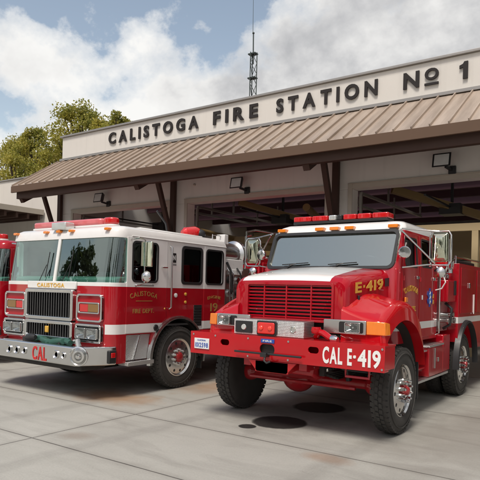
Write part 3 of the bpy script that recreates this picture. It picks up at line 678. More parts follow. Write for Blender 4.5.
# ------------------------------------------------------------------ wheels
def wheel_meshes(kind):
    """wheel about the X axis, outer face at x = 0 looking to +X, centre at origin; returns named meshes"""
    R0 = 0.50; out = []
    t = MB()
    prof = [(-0.22, 0.30), (-0.225, 0.36), (-0.215, 0.45), (-0.19, 0.485), (-0.11, 0.490), (-0.035, 0.485), (-0.012, 0.45), (0.0, 0.36), (-0.012, 0.30), (-0.03, 0.285)]
    t.lathe((0,0,0), (1,0,0), prof, 56)
    nl = 44
    for k in range(nl):
        a = 2*PI*k/nl
        for (x0, x1, off) in ((-0.212, -0.162, 0), (-0.155, -0.117, 0.5), (-0.110, -0.072, 0), (-0.065, -0.014, 0.5)):
            a0 = a+off*2*PI/nl; h = 2*PI/nl*0.36; ri, ro = 0.475, R0
            ri2 = ri if not (x0 < -0.20 or x1 > -0.03) else 0.46
            q = []
            for rr_ in (ri2, ro-(0.012 if (x0 < -0.20 or x1 > -0.03) else 0)):
                for (xx, aa) in ((x0, a0-h), (x1, a0-h+0.012), (x1, a0+h+0.012), (x0, a0+h)): q.append((xx, rr_*math.cos(aa), rr_*math.sin(aa)))
            t.add(q, [(0,1,2,3),(4,5,6,7),(0,1,5,4),(1,2,6,5),(2,3,7,6),(3,0,4,7)])
    # raised sidewall rings
    t.lathe((0,0,0), (1,0,0), [(-0.004, 0.415), (0.004, 0.418), (0.004, 0.426), (-0.006, 0.43)], 56, False)
    out.append(('tyre', t, M['rubber'], 0, 40))
    rm = MB()
    if kind == 'disc':   # chrome outer with big round holes, dish in
        rm.lathe((0,0,0), (1,0,0), [(-0.05, 0.30), (-0.015, 0.305), (-0.008, 0.292), (-0.03, 0.278), (-0.032, 0.268), (-0.026, 0.260), (-0.020, 0.19), (-0.01, 0.15), (-0.012, 0.06), (-0.06, 0.06), (-0.06, 0.15), (-0.07, 0.262), (-0.07, 0.30)], 60, False)
    else:
        rm.lathe((0,0,0), (1,0,0), [(-0.05, 0.30), (-0.008, 0.305), (0.0, 0.292), (-0.02, 0.276), (-0.028, 0.268), (-0.024, 0.260), (-0.016, 0.19), (-0.012, 0.15), (-0.012, 0.06), (-0.06, 0.06), (-0.06, 0.15), (-0.07, 0.262), (-0.07, 0.30)], 60, False)
    prof_closed = rm
    # close the lathe loop
    n = 60; k = 13; o = 0
    rm.f += [(o+12*n+i, o+12*n+(i+1) % n, o+(i+1) % n, o+i) for i in range(n)]; rm.mi += [0]*n
    me = rm.mesh('rim', M['chrome' if kind == 'disc' else 'alu'])
    cut = []
    for i in range(10):
        a = 2*PI*(i+0.5)/10; hr = 0.023; c = MB(); c.cyl((-0.3, 0.225*math.cos(a), 0.225*math.sin(a)), (0.2, 0.225*math.cos(a), 0.225*math.sin(a)), hr, n=16); cut.append(c)
    me2 = boolean(me, cut); me2.name = 'rim'
    if not len(me2.polygons): me2 = me
    out.append(('rim', me2, None, 0.002, 35))
    b = MB(); b.lathe((0,0,0), (1,0,0), [(-0.2, 0.28), (-0.125, 0.28)], 30); out.append(('brake_drum', b, M['dark'], 0, 35))
    base = -0.012
    h = MB()
    if kind == 'disc': h.lathe((0,0,0), (1,0,0), [(-0.08, 0.078), (0.01, 0.078), (0.03, 0.070), (0.035, 0.05), (0.055, 0.045), (0.065, 0.03), (0.066, 0.0)], 24)
    else: h.lathe((0,0,0), (1,0,0), [(-0.05, 0.085), (0.01, 0.085), (0.03, 0.07), (0.04, 0.04), (0.04, 0.0)], 24)
    out.append(('hub', h, M['red'], 0.003, 35))
    nt = MB(); nn = 10; rr_ = 0.118
    for i in range(nn):
        a = 2*PI*i/nn; y, z = rr_*math.cos(a), rr_*math.sin(a)
        L_ = 0.07 if kind == 'disc' else 0.04
        nt.lathe((base, y, z), (1,0,0), [(0, 0.024), (L_*0.5, 0.023), (L_*0.52, 0.018), (L_, 0.018), (L_+0.008, 0.010), (L_+0.012, 0.002)], 10)
    out.append(('lug_nuts', nt, M['chrome'], 0, 35))
    rs = []
    for nm_, m, mt, bv, sm in out:
        if isinstance(m, MB): m = m.mesh(nm_, mt)
        for p in m.polygons: p.use_smooth = True
        m.set_sharp_from_angle(angle=R(sm)); rs.append((nm_, m, bv))
    return rs
WM = {'disc': wheel_meshes('disc'), 'alu': wheel_meshes('alu')}
def add_wheel(root, kind, X, Y, Z, side=1, name='wheel'):
    """X = outer face in world coordinates"""
    o = Vector(ORIGIN[root.name]); e = part_empty(name, root, Vector((X, Y, Z))-o)
    if side < 0: e.rotation_euler = (0, 0, PI)
    else: e.rotation_euler = (R(random.uniform(0, 360)), 0, 0)
    for nm_, me, bv in WM[kind]:
        c = bpy.data.objects.new(nm_, me); COL.objects.link(c); c.parent = e
    return e

# ------------------------------------------------------------------ engine with flat cab (two of them)
def headlight(xa, xb, za, zb, y, par):
    f = MB(); f.frame(rr(xa, xb, za, zb, 0.015), rr(xa+0.008, xb-0.008, za+0.008, zb-0.008, 0.012), 'y', y-0.012, y+0.03); h = f.build('headlight', M['chrome'], par, 0.002)
    cx_, cz = (xa+xb)/2, (za+zb)/2; hw, hh = (xb-xa)/2-0.007, (zb-za)/2-0.007
    rings = []
    for k in range(7):
        r_ = 1-k/6.0; dpt = 0.045*(1-r_**2); q_ = 1-0.35*(1-r_); n_ = 24; ring_ = []
        for i in range(n_):
            a = 2*PI*i/n_; c_, s_ = math.cos(a), math.sin(a); e_ = 0.45+0.55*(1-r_)
            ring_.append((cx_+hw*r_*math.copysign(abs(c_)**e_, c_), y+dpt, cz+hh*r_*math.copysign(abs(s_)**e_, s_)))
        rings.append(ring_)
    f = MB(); f.loft(rings, False); f.build('reflector_bowl', M['chrome'], h, 0, 80)
    f = MB(); f.cyl((cx_, y+0.04, cz), (cx_, y+0.008, cz), 0.013, 0.010, 12); f.build('bulb', M['clear'], h, 0)
    f = MB(); f.prism(rr(xa+0.007, xb-0.007, za+0.007, zb-0.007, 0.012), 'y', y-0.008, y-0.004); f.build('lens', M['lensglass'], h, 0, 0)
    return h
def seats_and_wheel(root, cx, ys, zs, w=0.5, wheel_x=None, dashz=1.60, dx0=0, dx1=1, dy0=0, dy1=0.3, dm='dash'):
    d = MB(); d.prism([(dy0, dashz-0.5), (dy0, dashz-0.02), (dy0+0.06, dashz), (dy1-0.04, dashz+0.02), (dy1, dashz-0.08), (dy1, dashz-0.5)], 'x', dx0, dx1)
    d.build('dashboard', M[dm], root, 0.015)
    for x in cx:
        s_ = MB(); s_.box(x-w/2, x+w/2, ys, ys+0.5, zs-0.45, zs); s_.prism([(ys+0.42, zs), (ys+0.54, zs), (ys+0.66, zs+0.62), (ys+0.58, zs+0.64)], 'x', x-w/2, x+w/2); s_.box(x-0.12, x+0.12, ys+0.58, ys+0.66, zs+0.62, zs+0.80)
        s_.build('seat', M['seat'], root, 0.03)
    x = wheel_x; c = Vector((x, ys-0.02, dashz+0.10)); n = Vector((0, 0.6, 0.8)).normalized(); u = Vector((1,0,0)); v = n.cross(u)
    s_ = MB(); s_.tube([c+(u*math.cos(2*PI*i/24)+v*math.sin(2*PI*i/24))*0.21 for i in range(25)], 0.016, 8)
    s_.bar(c-u*0.2, c+u*0.2, 0.04, 0.02, n); s_.bar(c, c-n*0.35, 0.05, 0.05, u); s_.build('steering_wheel', M['black'], root, 0)

def build_engine(main=True):
    X0, X1, YF, YB = -8.69, -6.08, 5.50, 8.22
    CX = (X0+X1)/2; HY, HZ = 6.93, 0.50
    if main: root = thing('fire_engine', 'white over red fire engine with chrome bumper reading CAL and teal windshield', 'fire engine', (CX, 6.93, 0))
    else: root = thing('fire_engine', 'red fire engine mostly cut off at the left edge behind the white roofed engine', 'fire engine', (CX, 6.93, 0))
    paint = M['cab_old'] if main else M['red']; bodyred = M['red']
    ORG = ORIGIN[root.name]
    def ring(z, ins=0.0, dy=0.0, rf=0.20): return [(x, y, z) for x, y in plan(X0+ins, X1-ins, YF+ins+dy, YB-ins, max(0.02, rf-ins*0.5), 0.05)]
    rake = lambda z: max(0, (z-1.64)/0.7)*0.10
    cab = MB(); cab.loft([ring(0.50), ring(1.64)]+[ring(z, 0, rake(z)) for z in (2.33,)]+[ring(2.40, 0.004, rake(2.40)), ring(2.455, 0.03, rake(2.45)), ring(2.49, 0.09, rake(2.45)), ring(2.505, 0.22, rake(2.45), 0.3)])
    cuts = []
    c = MB(); c.mat = M['cabin']; c.loft([ring(1.0, 0.06), ring(1.66, 0.06), ring(2.36, 0.06, rake(2.36))]); cuts.append(c)
    c = MB(); c.prism(rr(5.0, 5.82, 1.66, 2.315, 0.05), 'x', X0-0.3, X1+0.3); cuts.append(c)
    for y0, y1, z0, z1 in ((5.90, 6.42, 1.69, 2.27), (7.01, 7.50, 1.69, 2.27), (7.62, 8.09, 1.69, 2.27)):
        c = MB(); c.prism(rr(y0, y1, z0, z1, 0.06), 'x', X1-0.2, X1+0.2); cuts.append(c)
        c = MB(); c.prism(rr(y0, y1, z0, z1, 0.06), 'x', X0-0.2, X0+0.2); cuts.append(c)
    for xa, xb in ((X1-0.45, X1+0.2), (X0-0.2, X0+0.45)):
        c = MB(); c.prism([(HY+0.62*math.cos(2*PI*i/40), HZ+0.62*math.sin(2*PI*i/40)) for i in range(40)], 'x', xa, xb); cuts.append(c)
        c = MB(); c.prism([(5.82, 0.4), (6.24, 0.4), (6.34, 0.905), (5.82, 0.905)], 'x', (xa if xa > CX else xa), (xb if xb > CX else xb)) if False else None
    c = MB(); c.prism([(5.81, 0.45), (6.27, 0.45), (6.33, 0.905), (5.81, 0.905)], 'x', X1-0.14, X1+0.2); cuts.append(c)
    me = cab.mesh('cab', paint); me = boolean(me, cuts); shift(me, ORG)
    finish(me, 'cab', root, 0.004, 32)
    # doors, standing 5 mm proud of the cab side
    def door(y0, y1, win, notch, x):
        sgn = 1 if x > CX else -1
        pts = [(y0, 0.93), (notch[0], 0.93), (y1, notch[1]), (y1, 2.335), (y0, 2.335)] if notch else [(y0, 1.0 if y0 < 7.3 else 0.93), (y1, 0.93), (y1, 2.335), (y0, 2.335)]
        d = MB(); d.prism(pts, 'x', x+sgn*0.001, x+sgn*0.010)
        c = MB(); c.prism(rr(*win, 0.06), 'x', x-0.1, x+0.1)
        dm = boolean(d.mesh('door', paint), [c]); shift(dm, ORG)
        dd = finish(dm, 'door', root, 0.003, 32)
        s_ = MB(); s_.frame(rr(win[0]-0.018, win[1]+0.018, win[2]-0.018, win[3]+0.018, 0.075), rr(win[0]+0.012, win[1]-0.012, win[2]+0.012, win[3]-0.012, 0.05), 'x', x+sgn*0.004, x+sgn*0.018)
        s_.build('window_seal', M['black'], dd, 0.002)
        g_ = MB(); g_.prism(rr(win[0]+0.001, win[1]-0.001, win[2]+0.001, win[3]-0.001, 0.06), 'x', x-sgn*0.014, x-sgn*0.010); g_.build('window_pane', M['glass_dark'], dd, 0, 0)
        return dd
    for x in (X1, X0):
        sgn = 1 if x > CX else -1
        d1 = door(5.79, 6.64, (5.90, 6.42, 1.69, 2.27), (6.36, 1.13), x)
        d2 = door(7.57, 8.15, (7.62, 8.09, 1.69, 2.27), None, x)
        h = MB(); h.bar((x+sgn*0.02, 6.56, 1.98), (x+sgn*0.02, 6.56, 1.86), 0.03, 0.02); h.bar((x+sgn*0.035, 6.50, 1.92), (x+sgn*0.035, 6.62, 1.92), 0.025, 0.02); h.build('door_handle', M['chrome'], d1, 0.003)
        h = MB(); h.tube([(x+sgn*0.01, 6.70, 2.26), (x+sgn*0.055, 6.70, 2.24), (x+sgn*0.055, 6.70, 1.30), (x+sgn*0.01, 6.70, 1.28)], 0.014, 8); h.build('grab_rail', M['steel'], root, 0)
        h = MB(); h.tube([(x+sgn*0.01, 5.95, 1.645), (x+sgn*0.05, 5.97, 1.63), (x+sgn*0.05, 6.30, 1.63), (x+sgn*0.01, 6.32, 1.645)], 0.010, 8); h.build('grab_rail', M['chrome'], d1, 0)
        # fixed middle window
        s_ = MB(); s_.frame(rr(6.985, 7.525, 1.665, 2.295, 0.075), rr(7.03, 7.48, 1.71, 2.25, 0.05), 'x', x-sgn*0.002, x+sgn*0.014); s_.build('window_seal', M['black'], root, 0.002)
        g_ = MB(); g_.prism(rr(7.011, 7.499, 1.691, 2.269, 0.06), 'x', x-sgn*0.016, x-sgn*0.011); g_.build('side_window', M['glass_dark'], root, 0, 0)
        # rounded drip rail
        h = MB(); h.tube([(x+sgn*0.008, 5.88, 2.352), (x+sgn*0.008, 8.18, 2.352)], 0.009, 6); h.build('drip_rail', M['white'] if main else M['red'], root, 0)
        # wheel arch trim
        n = 26; arcs = [PI*(-0.06+1.10*i/n) for i in range(n+1)]
        f = MB(); rings = []
        for a in arcs:
            cy, cz = math.cos(a), math.sin(a)
            rings.append([(x-sgn*0.02, HY+0.618*cy, HZ+0.618*cz), (x+sgn*0.05, HY+0.618*cy, HZ+0.618*cz), (x+sgn*0.055, HY+0.635*cy, HZ+0.635*cz), (x+sgn*0.045, HY+0.66*cy, HZ+0.66*cz), (x-sgn*0.02, HY+0.668*cy, HZ+0.668*cz)])
        f.loft(rings); f.build('fender_trim', M['alu'], root, 0, 60)
    # wheel wells
    for x in (X1, X0):
        sgn = 1 if x > CX else -1
        f = MB(); rings = []
        for i in range(25):
            a = PI*(-0.02+1.04*i/24); rings.append([(x-sgn*0.01, HY+0.615*math.cos(a), HZ+0.615*math.sin(a)), (x-sgn*0.45, HY+0.615*math.cos(a), HZ+0.615*math.sin(a))])
        f.loft(rings, False, False); f.box(x-sgn*0.45, x-sgn*0.47, HY-0.62, HY+0.62, HZ, HZ+0.62); f.build('wheel_well', M['dark'], root, 0)
    # step well on the near side
    f = MB(); f.prism([(5.815, 0.53), (6.265, 0.53), (6.325, 0.90), (5.815, 0.90)], 'x', X1-0.035, X1-0.025); f.build('step_panel', M['diamond'], root, 0.002)
    f = MB(); f.box(X1-0.14, X1+0.06, 5.80, 6.34, 0.455, 0.515); f.build('step', M['diamond'], root, 0.006)
    f = MB(); f.bar((X1-0.02, 5.98, 0.53), (X1-0.02, 6.10, 0.89), 0.02, 0.02); f.build('step_divider', M['alu'], root, 0.003)
    # underside, bulkhead, interior
    f = MB(); f.box(X0+0.5, X1-0.5, 5.6, 13.4, 0.42, 0.62); f.box(CX-0.45, CX-0.32, 5.3, 13.6, 0.5, 0.8); f.box(CX+0.32, CX+0.45, 5.3, 13.6, 0.5, 0.8)
    f.cyl((X0+0.3, HY, 0.48), (X1-0.3, HY, 0.48), 0.07, n=14); f.box(CX-0.3, CX+0.3, 6.2, 7.4, 0.28, 0.5); f.build('chassis', M['dark'], root, 0.01)
    f = MB(); f.box(X0+0.07, X1-0.07, 5.62, 8.10, 1.0, 1.03); f.build('cab_floor', M['cabin'], root, 0)
    f = MB(); f.box(CX-0.4, CX+0.4, 6.3, 7.5, 1.03, 1.55); f.build('engine_cover', M['cabin'], root, 0.05)
    seats_and_wheel(root, (CX-0.8, CX+0.8), 6.22, 1.45, 0.5, CX+0.80, 1.735, X0+0.1, X1-0.1, 5.66, 5.93, 'dash')
    f = MB()
    for xx in (CX+0.75, CX-0.2, CX-0.9): f.box(xx-0.16, xx+0.16, 5.84, 5.92, 1.74, 1.82)
    f.build('dash_console', M['black'], root, 0.01)
    if main:
        f = MB(); f.bar((X1-0.25, 7.45, 1.72), (X1-0.18, 7.15, 2.1), 0.05, 0.01, (1,0,0)); f.build('seat_belt', M['yellow'], root, 0)
        f = MB(); f.box(X1-0.5, X1-0.2, 7.2, 7.4, 1.6, 2.2); f.build('turnout_coat', M['letter_red'], root, 0.04)
    # windshield: curved sheet following the cab front
    def glass_sheet(xa, xb):
        rings = []
        for z in (1.63, 1.80, 2.0, 2.2, 2.345):
            pts = [(x, y) for x, y in plan(X0+0.022, X1-0.022, YF+0.022+rake(z), YB, 0.19, 0.05, 10)]
            pts = [p for p in pts if p[1] < 5.86]
            left = [p for p in pts if p[0] < CX]; right = [p for p in pts if p[0] >= CX]
            left.sort(key=lambda p: (p[0], -p[1])); right.sort(key=lambda p: (p[0], p[1]))
            line = ([(left[0][0], 5.83)]+left+[(CX-0.02, YF+0.022+rake(z))]) if xa < CX-0.5 else ([(CX+0.02, YF+0.022+rake(z))]+right+[(right[-1][0], 5.83)])
            rings.append([(x, y, z) for x, y in line])
        g_ = MB(); g_.loft(rings, False, False); g_.build('windshield', M['ws_teal'], root, 0, 60)
    glass_sheet(X0, CX); glass_sheet(CX, X1)
    f = MB(); f.bar((CX+0.015, YF+0.012, 1.63), (CX+0.015, YF+0.115, 2.34), 0.06, 0.03, (0,1,0)); f.build('center_pillar', M['white'], root, 0.008)
    for sx in (-1, 1):
        for wx in (0.28, ) if main else ():
            x = CX+sx*wx+(0.0)
            f = MB(); f.tube([(x-0.05, YF-0.03, 1.60), (x+0.0, YF-0.015, 1.72), (x+0.10, YF+0.015, 1.92)], 0.006, 6); f.bar((x+0.09, YF+0.0, 1.72), (x+0.12, YF+0.055, 2.12), 0.012, 0.012); f.build('wiper', M['black'], root, 0)
    # white header over grille with gold name
    f = MB(); f.box(-7.98, -6.80, YF-0.035, YF+0.002, 1.55, 1.665); f.build('header_panel', M['white'], root, 0.012)
    if main:
        f = MB(); text_line(f, 'CALISTOGA', (-7.72, YF-0.038, 1.575), (1,0,0), (0,0,1), 0.66, 0.06, 0.006, 0.02); f.build('lettering', M['gold'], root, 0, 0)
    # grille
    def chrome_ring(xa, xb, za, zb, t_=0.04, d=0.06, r=0.04, nm='bezel', mt='chrome', par=root):
        f = MB(); f.frame(rr(xa, xb, za, zb, r), rr(xa+t_, xb-t_, za+t_, zb-t_, max(0.01, r-t_*0.6)), 'y', YF-d, YF+0.004); return f.build(nm, M[mt], par, 0.008)
    f = MB(); f.box(-7.94, -6.84, YF-0.02, YF-0.004, 0.80, 1.52); f.build('radiator', M['grille_dark'], root, 0)
    gr = chrome_ring(-7.97, -6.81, 1.075, 1.545, 0.055, 0.085, 0.05, 'grille')
    gr2 = chrome_ring(-7.97, -6.81, 0.78, 1.068, 0.055, 0.085, 0.05, 'lower_grille')
    f = MB(); x = -7.90
    while x < -6.88: f.box(x-0.006, x+0.006, YF-0.065, YF-0.02, 1.12, 1.50); x += 0.058
    f.build('grille_bars', M['grille_steel'], gr, 0)
    f = MB(); x = -7.90
    while x < -6.88: f.box(x-0.006, x+0.006, YF-0.065, YF-0.02, 0.83, 1.02); x += 0.058
    f.build('grille_bars', M['grille_steel'], gr2, 0)
    f = MB(); f.box(-7.44, -7.36, YF-0.09, YF-0.06, 0.88, 0.98); f.build('emblem', M['gold'], gr2, 0.01)
    # lamp clusters
    for xa, xb, inner in ((-8.57, -8.01, 1), (-6.77, -6.215, -1)):
        b = chrome_ring(xa, xb, 1.085, 1.49, 0.03, 0.05, 0.06, 'signal_bezel')
        f = MB(); f.prism(rr(xa+0.028, xb-0.028, 1.11, 1.465, 0.04), 'y', YF-0.02, YF-0.003); f.build('signal_panel', M['red'], b, 0.004)
        lx0, lx1 = (xa+0.17, xb-0.04) if inner < 0 else (xa+0.06, xb-0.17)
        f = MB(); f.frame(rr(xa+0.05 if inner > 0 else xa+0.04, xb-0.04 if inner > 0 else xb-0.05, 1.205, 1.37, 0.03), rr(xa+0.07, xb-0.07, 1.225, 1.35, 0.02), 'y', YF-0.05, YF-0.018); f.build('signal_surround', M['chrome'], b, 0.004)
        am = (xa+0.26, xb-0.075) if inner < 0 else (xa+0.075, xb-0.26)
        rd = (xa+0.075, xa+0.255) if inner < 0 else (xb-0.255, xb-0.075)
        f = MB(); f.box(am[0], am[1], YF-0.045, YF-0.018, 1.228, 1.347); f.build('turn_signal', M['amber_dark'], b, 0.006)
        f = MB(); f.box(rd[0], rd[1], YF-0.040, YF-0.018, 1.228, 1.347); f.build('warning_light', M['redlens'], b, 0.006)
        b = chrome_ring(xa, xb, 0.785, 1.055, 0.035, 0.06, 0.04, 'headlight_bezel')
        f = MB(); f.prism(rr(xa+0.03, xb-0.03, 0.815, 1.025, 0.02), 'y', YF-0.03, YF-0.003); f.build('reflector', M['black'], b, 0)
        w_ = (xb-xa-0.11)/2
        for q in range(2):
            x0_ = xa+0.045+q*(w_+0.02); headlight(x0_, x0_+w_, 0.845, 0.998, YF-0.085, b)
    # bumper: straight face with swept corners, tray on top
    pl = [(X0-0.02, 5.62), (X0+0.02, 5.46), (X0+0.28, 5.10), (-6.34, 5.10), (X1-0.02, 5.46), (X1+0.02, 5.62), (X1-0.06, 5.62), (-6.42, 5.22), (X0+0.36, 5.22), (X0+0.06, 5.62)]
    f = MB(); f.prism(pl, 'z', 0.49, 0.755); bp = f.build('bumper', M['chrome'], root, 0.022, seg=3)
    f = MB(); f.prism([(X0+0.06, 5.60), (X0+0.36, 5.215), (-6.42, 5.215), (X1-0.06, 5.60)], 'z', 0.70, 0.715); f.build('bumper_tray', M['diamond'], bp, 0)
    for x, z, r_ in ((-7.86, 0.615, 0.062), (-7.67, 0.618, 0.062), (-7.48, 0.622, 0.055), (-6.73, 0.625, 0.06), (-6.57, 0.625, 0.045)):
        f = MB(); f.lathe((x, 5.10, z), (0,-1,0), [(0, r_), (0.015, r_), (0.02, r_*0.9), (0.008, r_*0.75), (-0.01, r_*0.3), (-0.012, 0.002)], 24); f.build('air_horn' if r_ > 0.06 else 'fog_lamp', M['chrome'], bp, 0)
    f = MB(); f.lathe((-6.26, 5.13, 0.64), (0.45,-0.9,0), [(-0.05, 0.09), (0.03, 0.135), (0.05, 0.135), (0.055, 0.12), (0.03, 0.09), (0.06, 0.085), (0.062, 0.06), (0.04, 0.05), (0.075, 0.03), (0.08, 0.001)], 30); f.build('siren', M['chrome'], bp, 0)
    f = MB(); f.box(X1-0.06, X1+0.035, 5.47, 5.60, 0.52, 0.70); f.build('corner_guard', M['black'], bp, 0.01)
    f = MB(); f.box(X1+0.0, X1+0.045, 5.50, 5.575, 0.60, 0.67); f.build('side_marker', M['redlens'], bp, 0.005)
    if main:
        f = MB(); text_line(f, 'CAL', (-7.28, 5.096, 0.515), (1,0,0), (0,0,1), 0.33, 0.19, 0.006, 0.02); f.build('lettering', M['letter_red'], bp, 0, 0)
        for k in range(3):
            f = MB(); pts = [(-7.62+0.16*k+0.1*i, 5.33+0.05*math.sin(i*1.3+k), 0.775+0.02*math.sin(i*0.9+k*2)) for i in range(9 if k < 2 else 6)]
            f.tube(pts, 0.042, 10); f.build('attack_hose', M['green_hose'], root, 0)
        f = MB(); f.lathe((-7.7, 5.30, 0.79), (1,0,0.1), [(0, 0.05), (0.1, 0.06), (0.16, 0.045), (0.2, 0.03)], 14); f.build('nozzle', M['black'], root, 0)
        f = MB(); f.tube([(-6.62, 5.33, 0.80), (-6.52, 5.30, 0.82), (-6.50, 5.30, 0.74)], 0.04, 10); f.build('coupling', M['alu'], root, 0)
    f = MB(); f.box(X0+0.3, X1-0.3, 5.25, 5.7, 0.40, 0.5); f.build('lower_valance', M['dark'], root, 0.02)
    # roof gear
    lb = MB(); lb.prism(rr(-8.38, -6.40, 5.78, 5.99, 0.09), 'z', 2.50, 2.535); lb_o = lb.build('light_bar', M['white'], root, 0.01)
    lb = MB(); lb.prism(rr(-8.36, -6.66, 5.79, 5.98, 0.09), 'z', 2.536, 2.635); lb.build('light_lens', M['pinklens'], lb_o, 0.03, seg=4)
    lb = MB(); lb.prism(rr(-6.655, -6.41, 5.79, 5.98, 0.09), 'z', 2.536, 2.64); lb.build('light_lens', M['redlens'], lb_o, 0.03, seg=4)
    f = MB(); f.box(CX-0.02-0.16, CX+0.16, 5.58, 5.76, 2.46, 2.58); f.build('center_beacon', M['clear'], root, 0.015)
    f = MB(); f.box(CX-1.0, CX+1.0, 6.35, 7.9, 2.49, 2.54); f.build('roof_panel', M['white'] if main else M['red'], root, 0.02)
    for x in (-8.52, -7.72, -7.40, -7.10, -6.30):
        f = MB(); f.prism(rr(x-0.045, x+0.045, 2.415, 2.455, 0.018), 'y', YF+0.075, YF+0.16); f.build('marker_light', M['amber'], root, 0.006)
    if main:
        f = MB(); f.lathe((-6.75, 7.75, 2.60), (0.3,1,0.05), [(0, 0.05), (0.05, 0.10), (0.25, 0.13), (0.33, 0.11), (0.36, 0.02)], 20); f.build('siren_speaker', M['redlens'], root, 0)
        f = MB(); f.sphere((-6.62, 8.08, 2.60), 0.12, 16, 10, (1,1,0.8)); f.box(-6.7, -6.5, 7.95, 8.15, 2.48, 2.55); f.build('deck_gun', M['black'], root, 0)
        f = MB(); f.tube([(-6.9, 7.55, 2.5), (-6.92, 7.5, 2.75), (-6.95, 7.3, 2.95)], 0.018, 8); f.build('radio_aerial', M['black'], root, 0)
        f = MB(); f.tube([(-6.25, 8.0, 2.50), (-6.25, 8.0, 2.57), (-6.25, 8.3, 2.57), (-6.25, 8.3, 2.45)], 0.012, 8); f.build('roof_rail', M['chrome'], root, 0)
    # mirrors
    for x, sgn in ((X1, 1), (X0, -1)):
        mx_ = x+sgn*0.22
        f = MB(); f.tube([(x, 5.86, 2.30), (mx_+sgn*0.02, 5.80, 2.31), (mx_, 5.93, 2.29), (mx_, 5.93, 1.66), (x, 5.96, 1.62)], 0.011, 8); mr = f.build('mirror_arm', M['chrome'], root, 0)
        f = MB(); f.box(mx_-0.11, mx_+0.11, 5.95, 5.99, 1.90, 2.27); f.build('mirror', M['mirror'], mr, 0.015)
        f = MB(); f.lathe((mx_, 5.99, 1.76), (0,-1,0), [(0, 0.045), (0.01, 0.085), (0.03, 0.09), (0.06, 0.075), (0.085, 0.045), (0.095, 0.002)], 22); f.build('convex_mirror', M['chrome'], mr, 0)
    # lettering and small badges on the near side
    if main:
        xs = X1+0.0115
        f = MB(); text_line(f, 'CALISTOGA', (xs, 5.87, 1.43), (0,1,0), (0,0,1), 0.55, 0.07, 0.004, 0.006, arc=0.35); f.box(xs-0.002, xs+0.002, 5.98, 6.32, 1.395, 1.405)
        text_line(f, 'FIRE DEPT.', (xs, 5.92, 1.22), (0,1,0), (0,0,1), 0.44, 0.065, 0.004, 0.006); f.build('lettering', M['gold_dim'], root, 0, 0)
        f = MB(); text_line(f, 'ENGINE', (xs, 7.68, 1.42), (0,1,0), (0,0,1), 0.36, 0.05, 0.004, 0.006, arc=0.25); text_line(f, '19', (xs, 7.76, 1.22), (0,1,0), (0,0,1), 0.20, 0.14, 0.004, 0.006); f.build('lettering', M['gold_dim'], root, 0, 0)
        f = MB(); f.prism(rr(6.76, 6.85, 2.01, 2.16, 0.005), 'x', X1+0.0005, X1+0.006); f.build('decal', M['black'], root, 0)
        f = MB(); text_line(f, 'N', (X1+0.007, 6.775, 2.05), (0,1,0), (0,0,1), 0.055, 0.075, 0.002, 0.02); f.build('decal_lettering', M['letter_white'], root, 0, 0)
        f = MB(); text_line(f, 'ENGINE', (X1+0.001, 6.75, 1.965), (0,1,0), (0,0,1), 0.11, 0.02, 0.002, 0.01); f.build('decal_lettering', M['black'], root, 0, 0)
        for y, z, r_, mt in ((6.86, 1.49, 0.035, 'letter_white'), (7.10, 1.51, 0.026, 'gold'), (7.10, 1.38, 0.024, 'gold'), (6.60, 1.28, 0.014, 'gold')):
            f = MB(); f.lathe((X1, y, z), (1,0,0), [(0, r_), (0.012, r_), (0.02, r_*0.5), (0.02, 0.001)], 18); f.build('badge', M[mt], root, 0)
        f = MB(); f.lathe((X1+0.008, 6.41, 0.99), (1,0,0), [(0, 0.05), (0.02, 0.045), (0.03, 0.02), (0.03, 0.001)], 18); f.build('side_marker', M['black'], root, 0)
        f = MB()
        for k in range(7): f.box(X1+0.0, X1+0.012, 7.33, 7.52, 1.0+k*0.045, 1.03+k*0.045)
        f.box(X1-0.0, X1+0.004, 7.32, 7.53, 0.98, 1.33); f.build('side_vent', M['black'], root, 0.002)
    # pump module and hose body
    f = MB(); f.box(X0+0.12, X1-0.10, YB+0.03, 9.30, 0.55, 2.02); pm = f.build('pump_panel', M['steel'], root, 0.01)
    for k in range(3):
        for q in range(3):
            f = MB(); f.lathe((X1-0.10, 8.45+q*0.26, 1.30+k*0.24), (1,0,0), [(0, 0.075), (0.03, 0.075), (0.035, 0.06), (0.02, 0.055), (0.02, 0.001)], 20); f.build('gauge', M['chrome' if (k+q) % 2 else 'black'], pm, 0)
    for q in range(2):
        f = MB(); f.lathe((X1-0.10, 8.55+q*0.45, 0.85), (1,0,0), [(0, 0.07), (0.12, 0.06), (0.16, 0.08), (0.19, 0.08), (0.2, 0.02)], 20); f.build('hose_outlet', M['chrome'], pm, 0)
        f = MB(); f.tube([(X1-0.1, 8.35+q*0.1, 2.0), (X1-0.02, 8.35+q*0.1, 1.9), (X1-0.02, 8.36+q*0.1, 0.8)], 0.015, 8); f.build('pipe', M['chrome'], pm, 0)
    f = MB(); f.lathe((-6.45, YB+0.06, 2.27), (0,1,0), [(0, 0.20), (0.02, 0.22), (0.56, 0.22), (0.58, 0.20), (0.62, 0.27), (0.70, 0.28), (0.72, 0.24), (0.66, 0.02)], 36); f.build('hose_reel', M['alu'], root, 0)
    f = MB(); f.box(-6.75, -6.17, YB+0.08, 8.86, 1.99, 2.06); f.box(-6.19, -6.165, YB+0.08, 8.86, 1.95, 2.16); f.build('reel_tray', M['white'], root, 0.01)
    f = MB(); f.tube([(-6.15, 8.9, 2.0), (-6.15, 8.9, 2.62), (-6.17, 9.1, 2.66), (-6.3, 9.2, 2.66)], 0.018, 8); f.build('reel_guard', M['chrome'], root, 0)
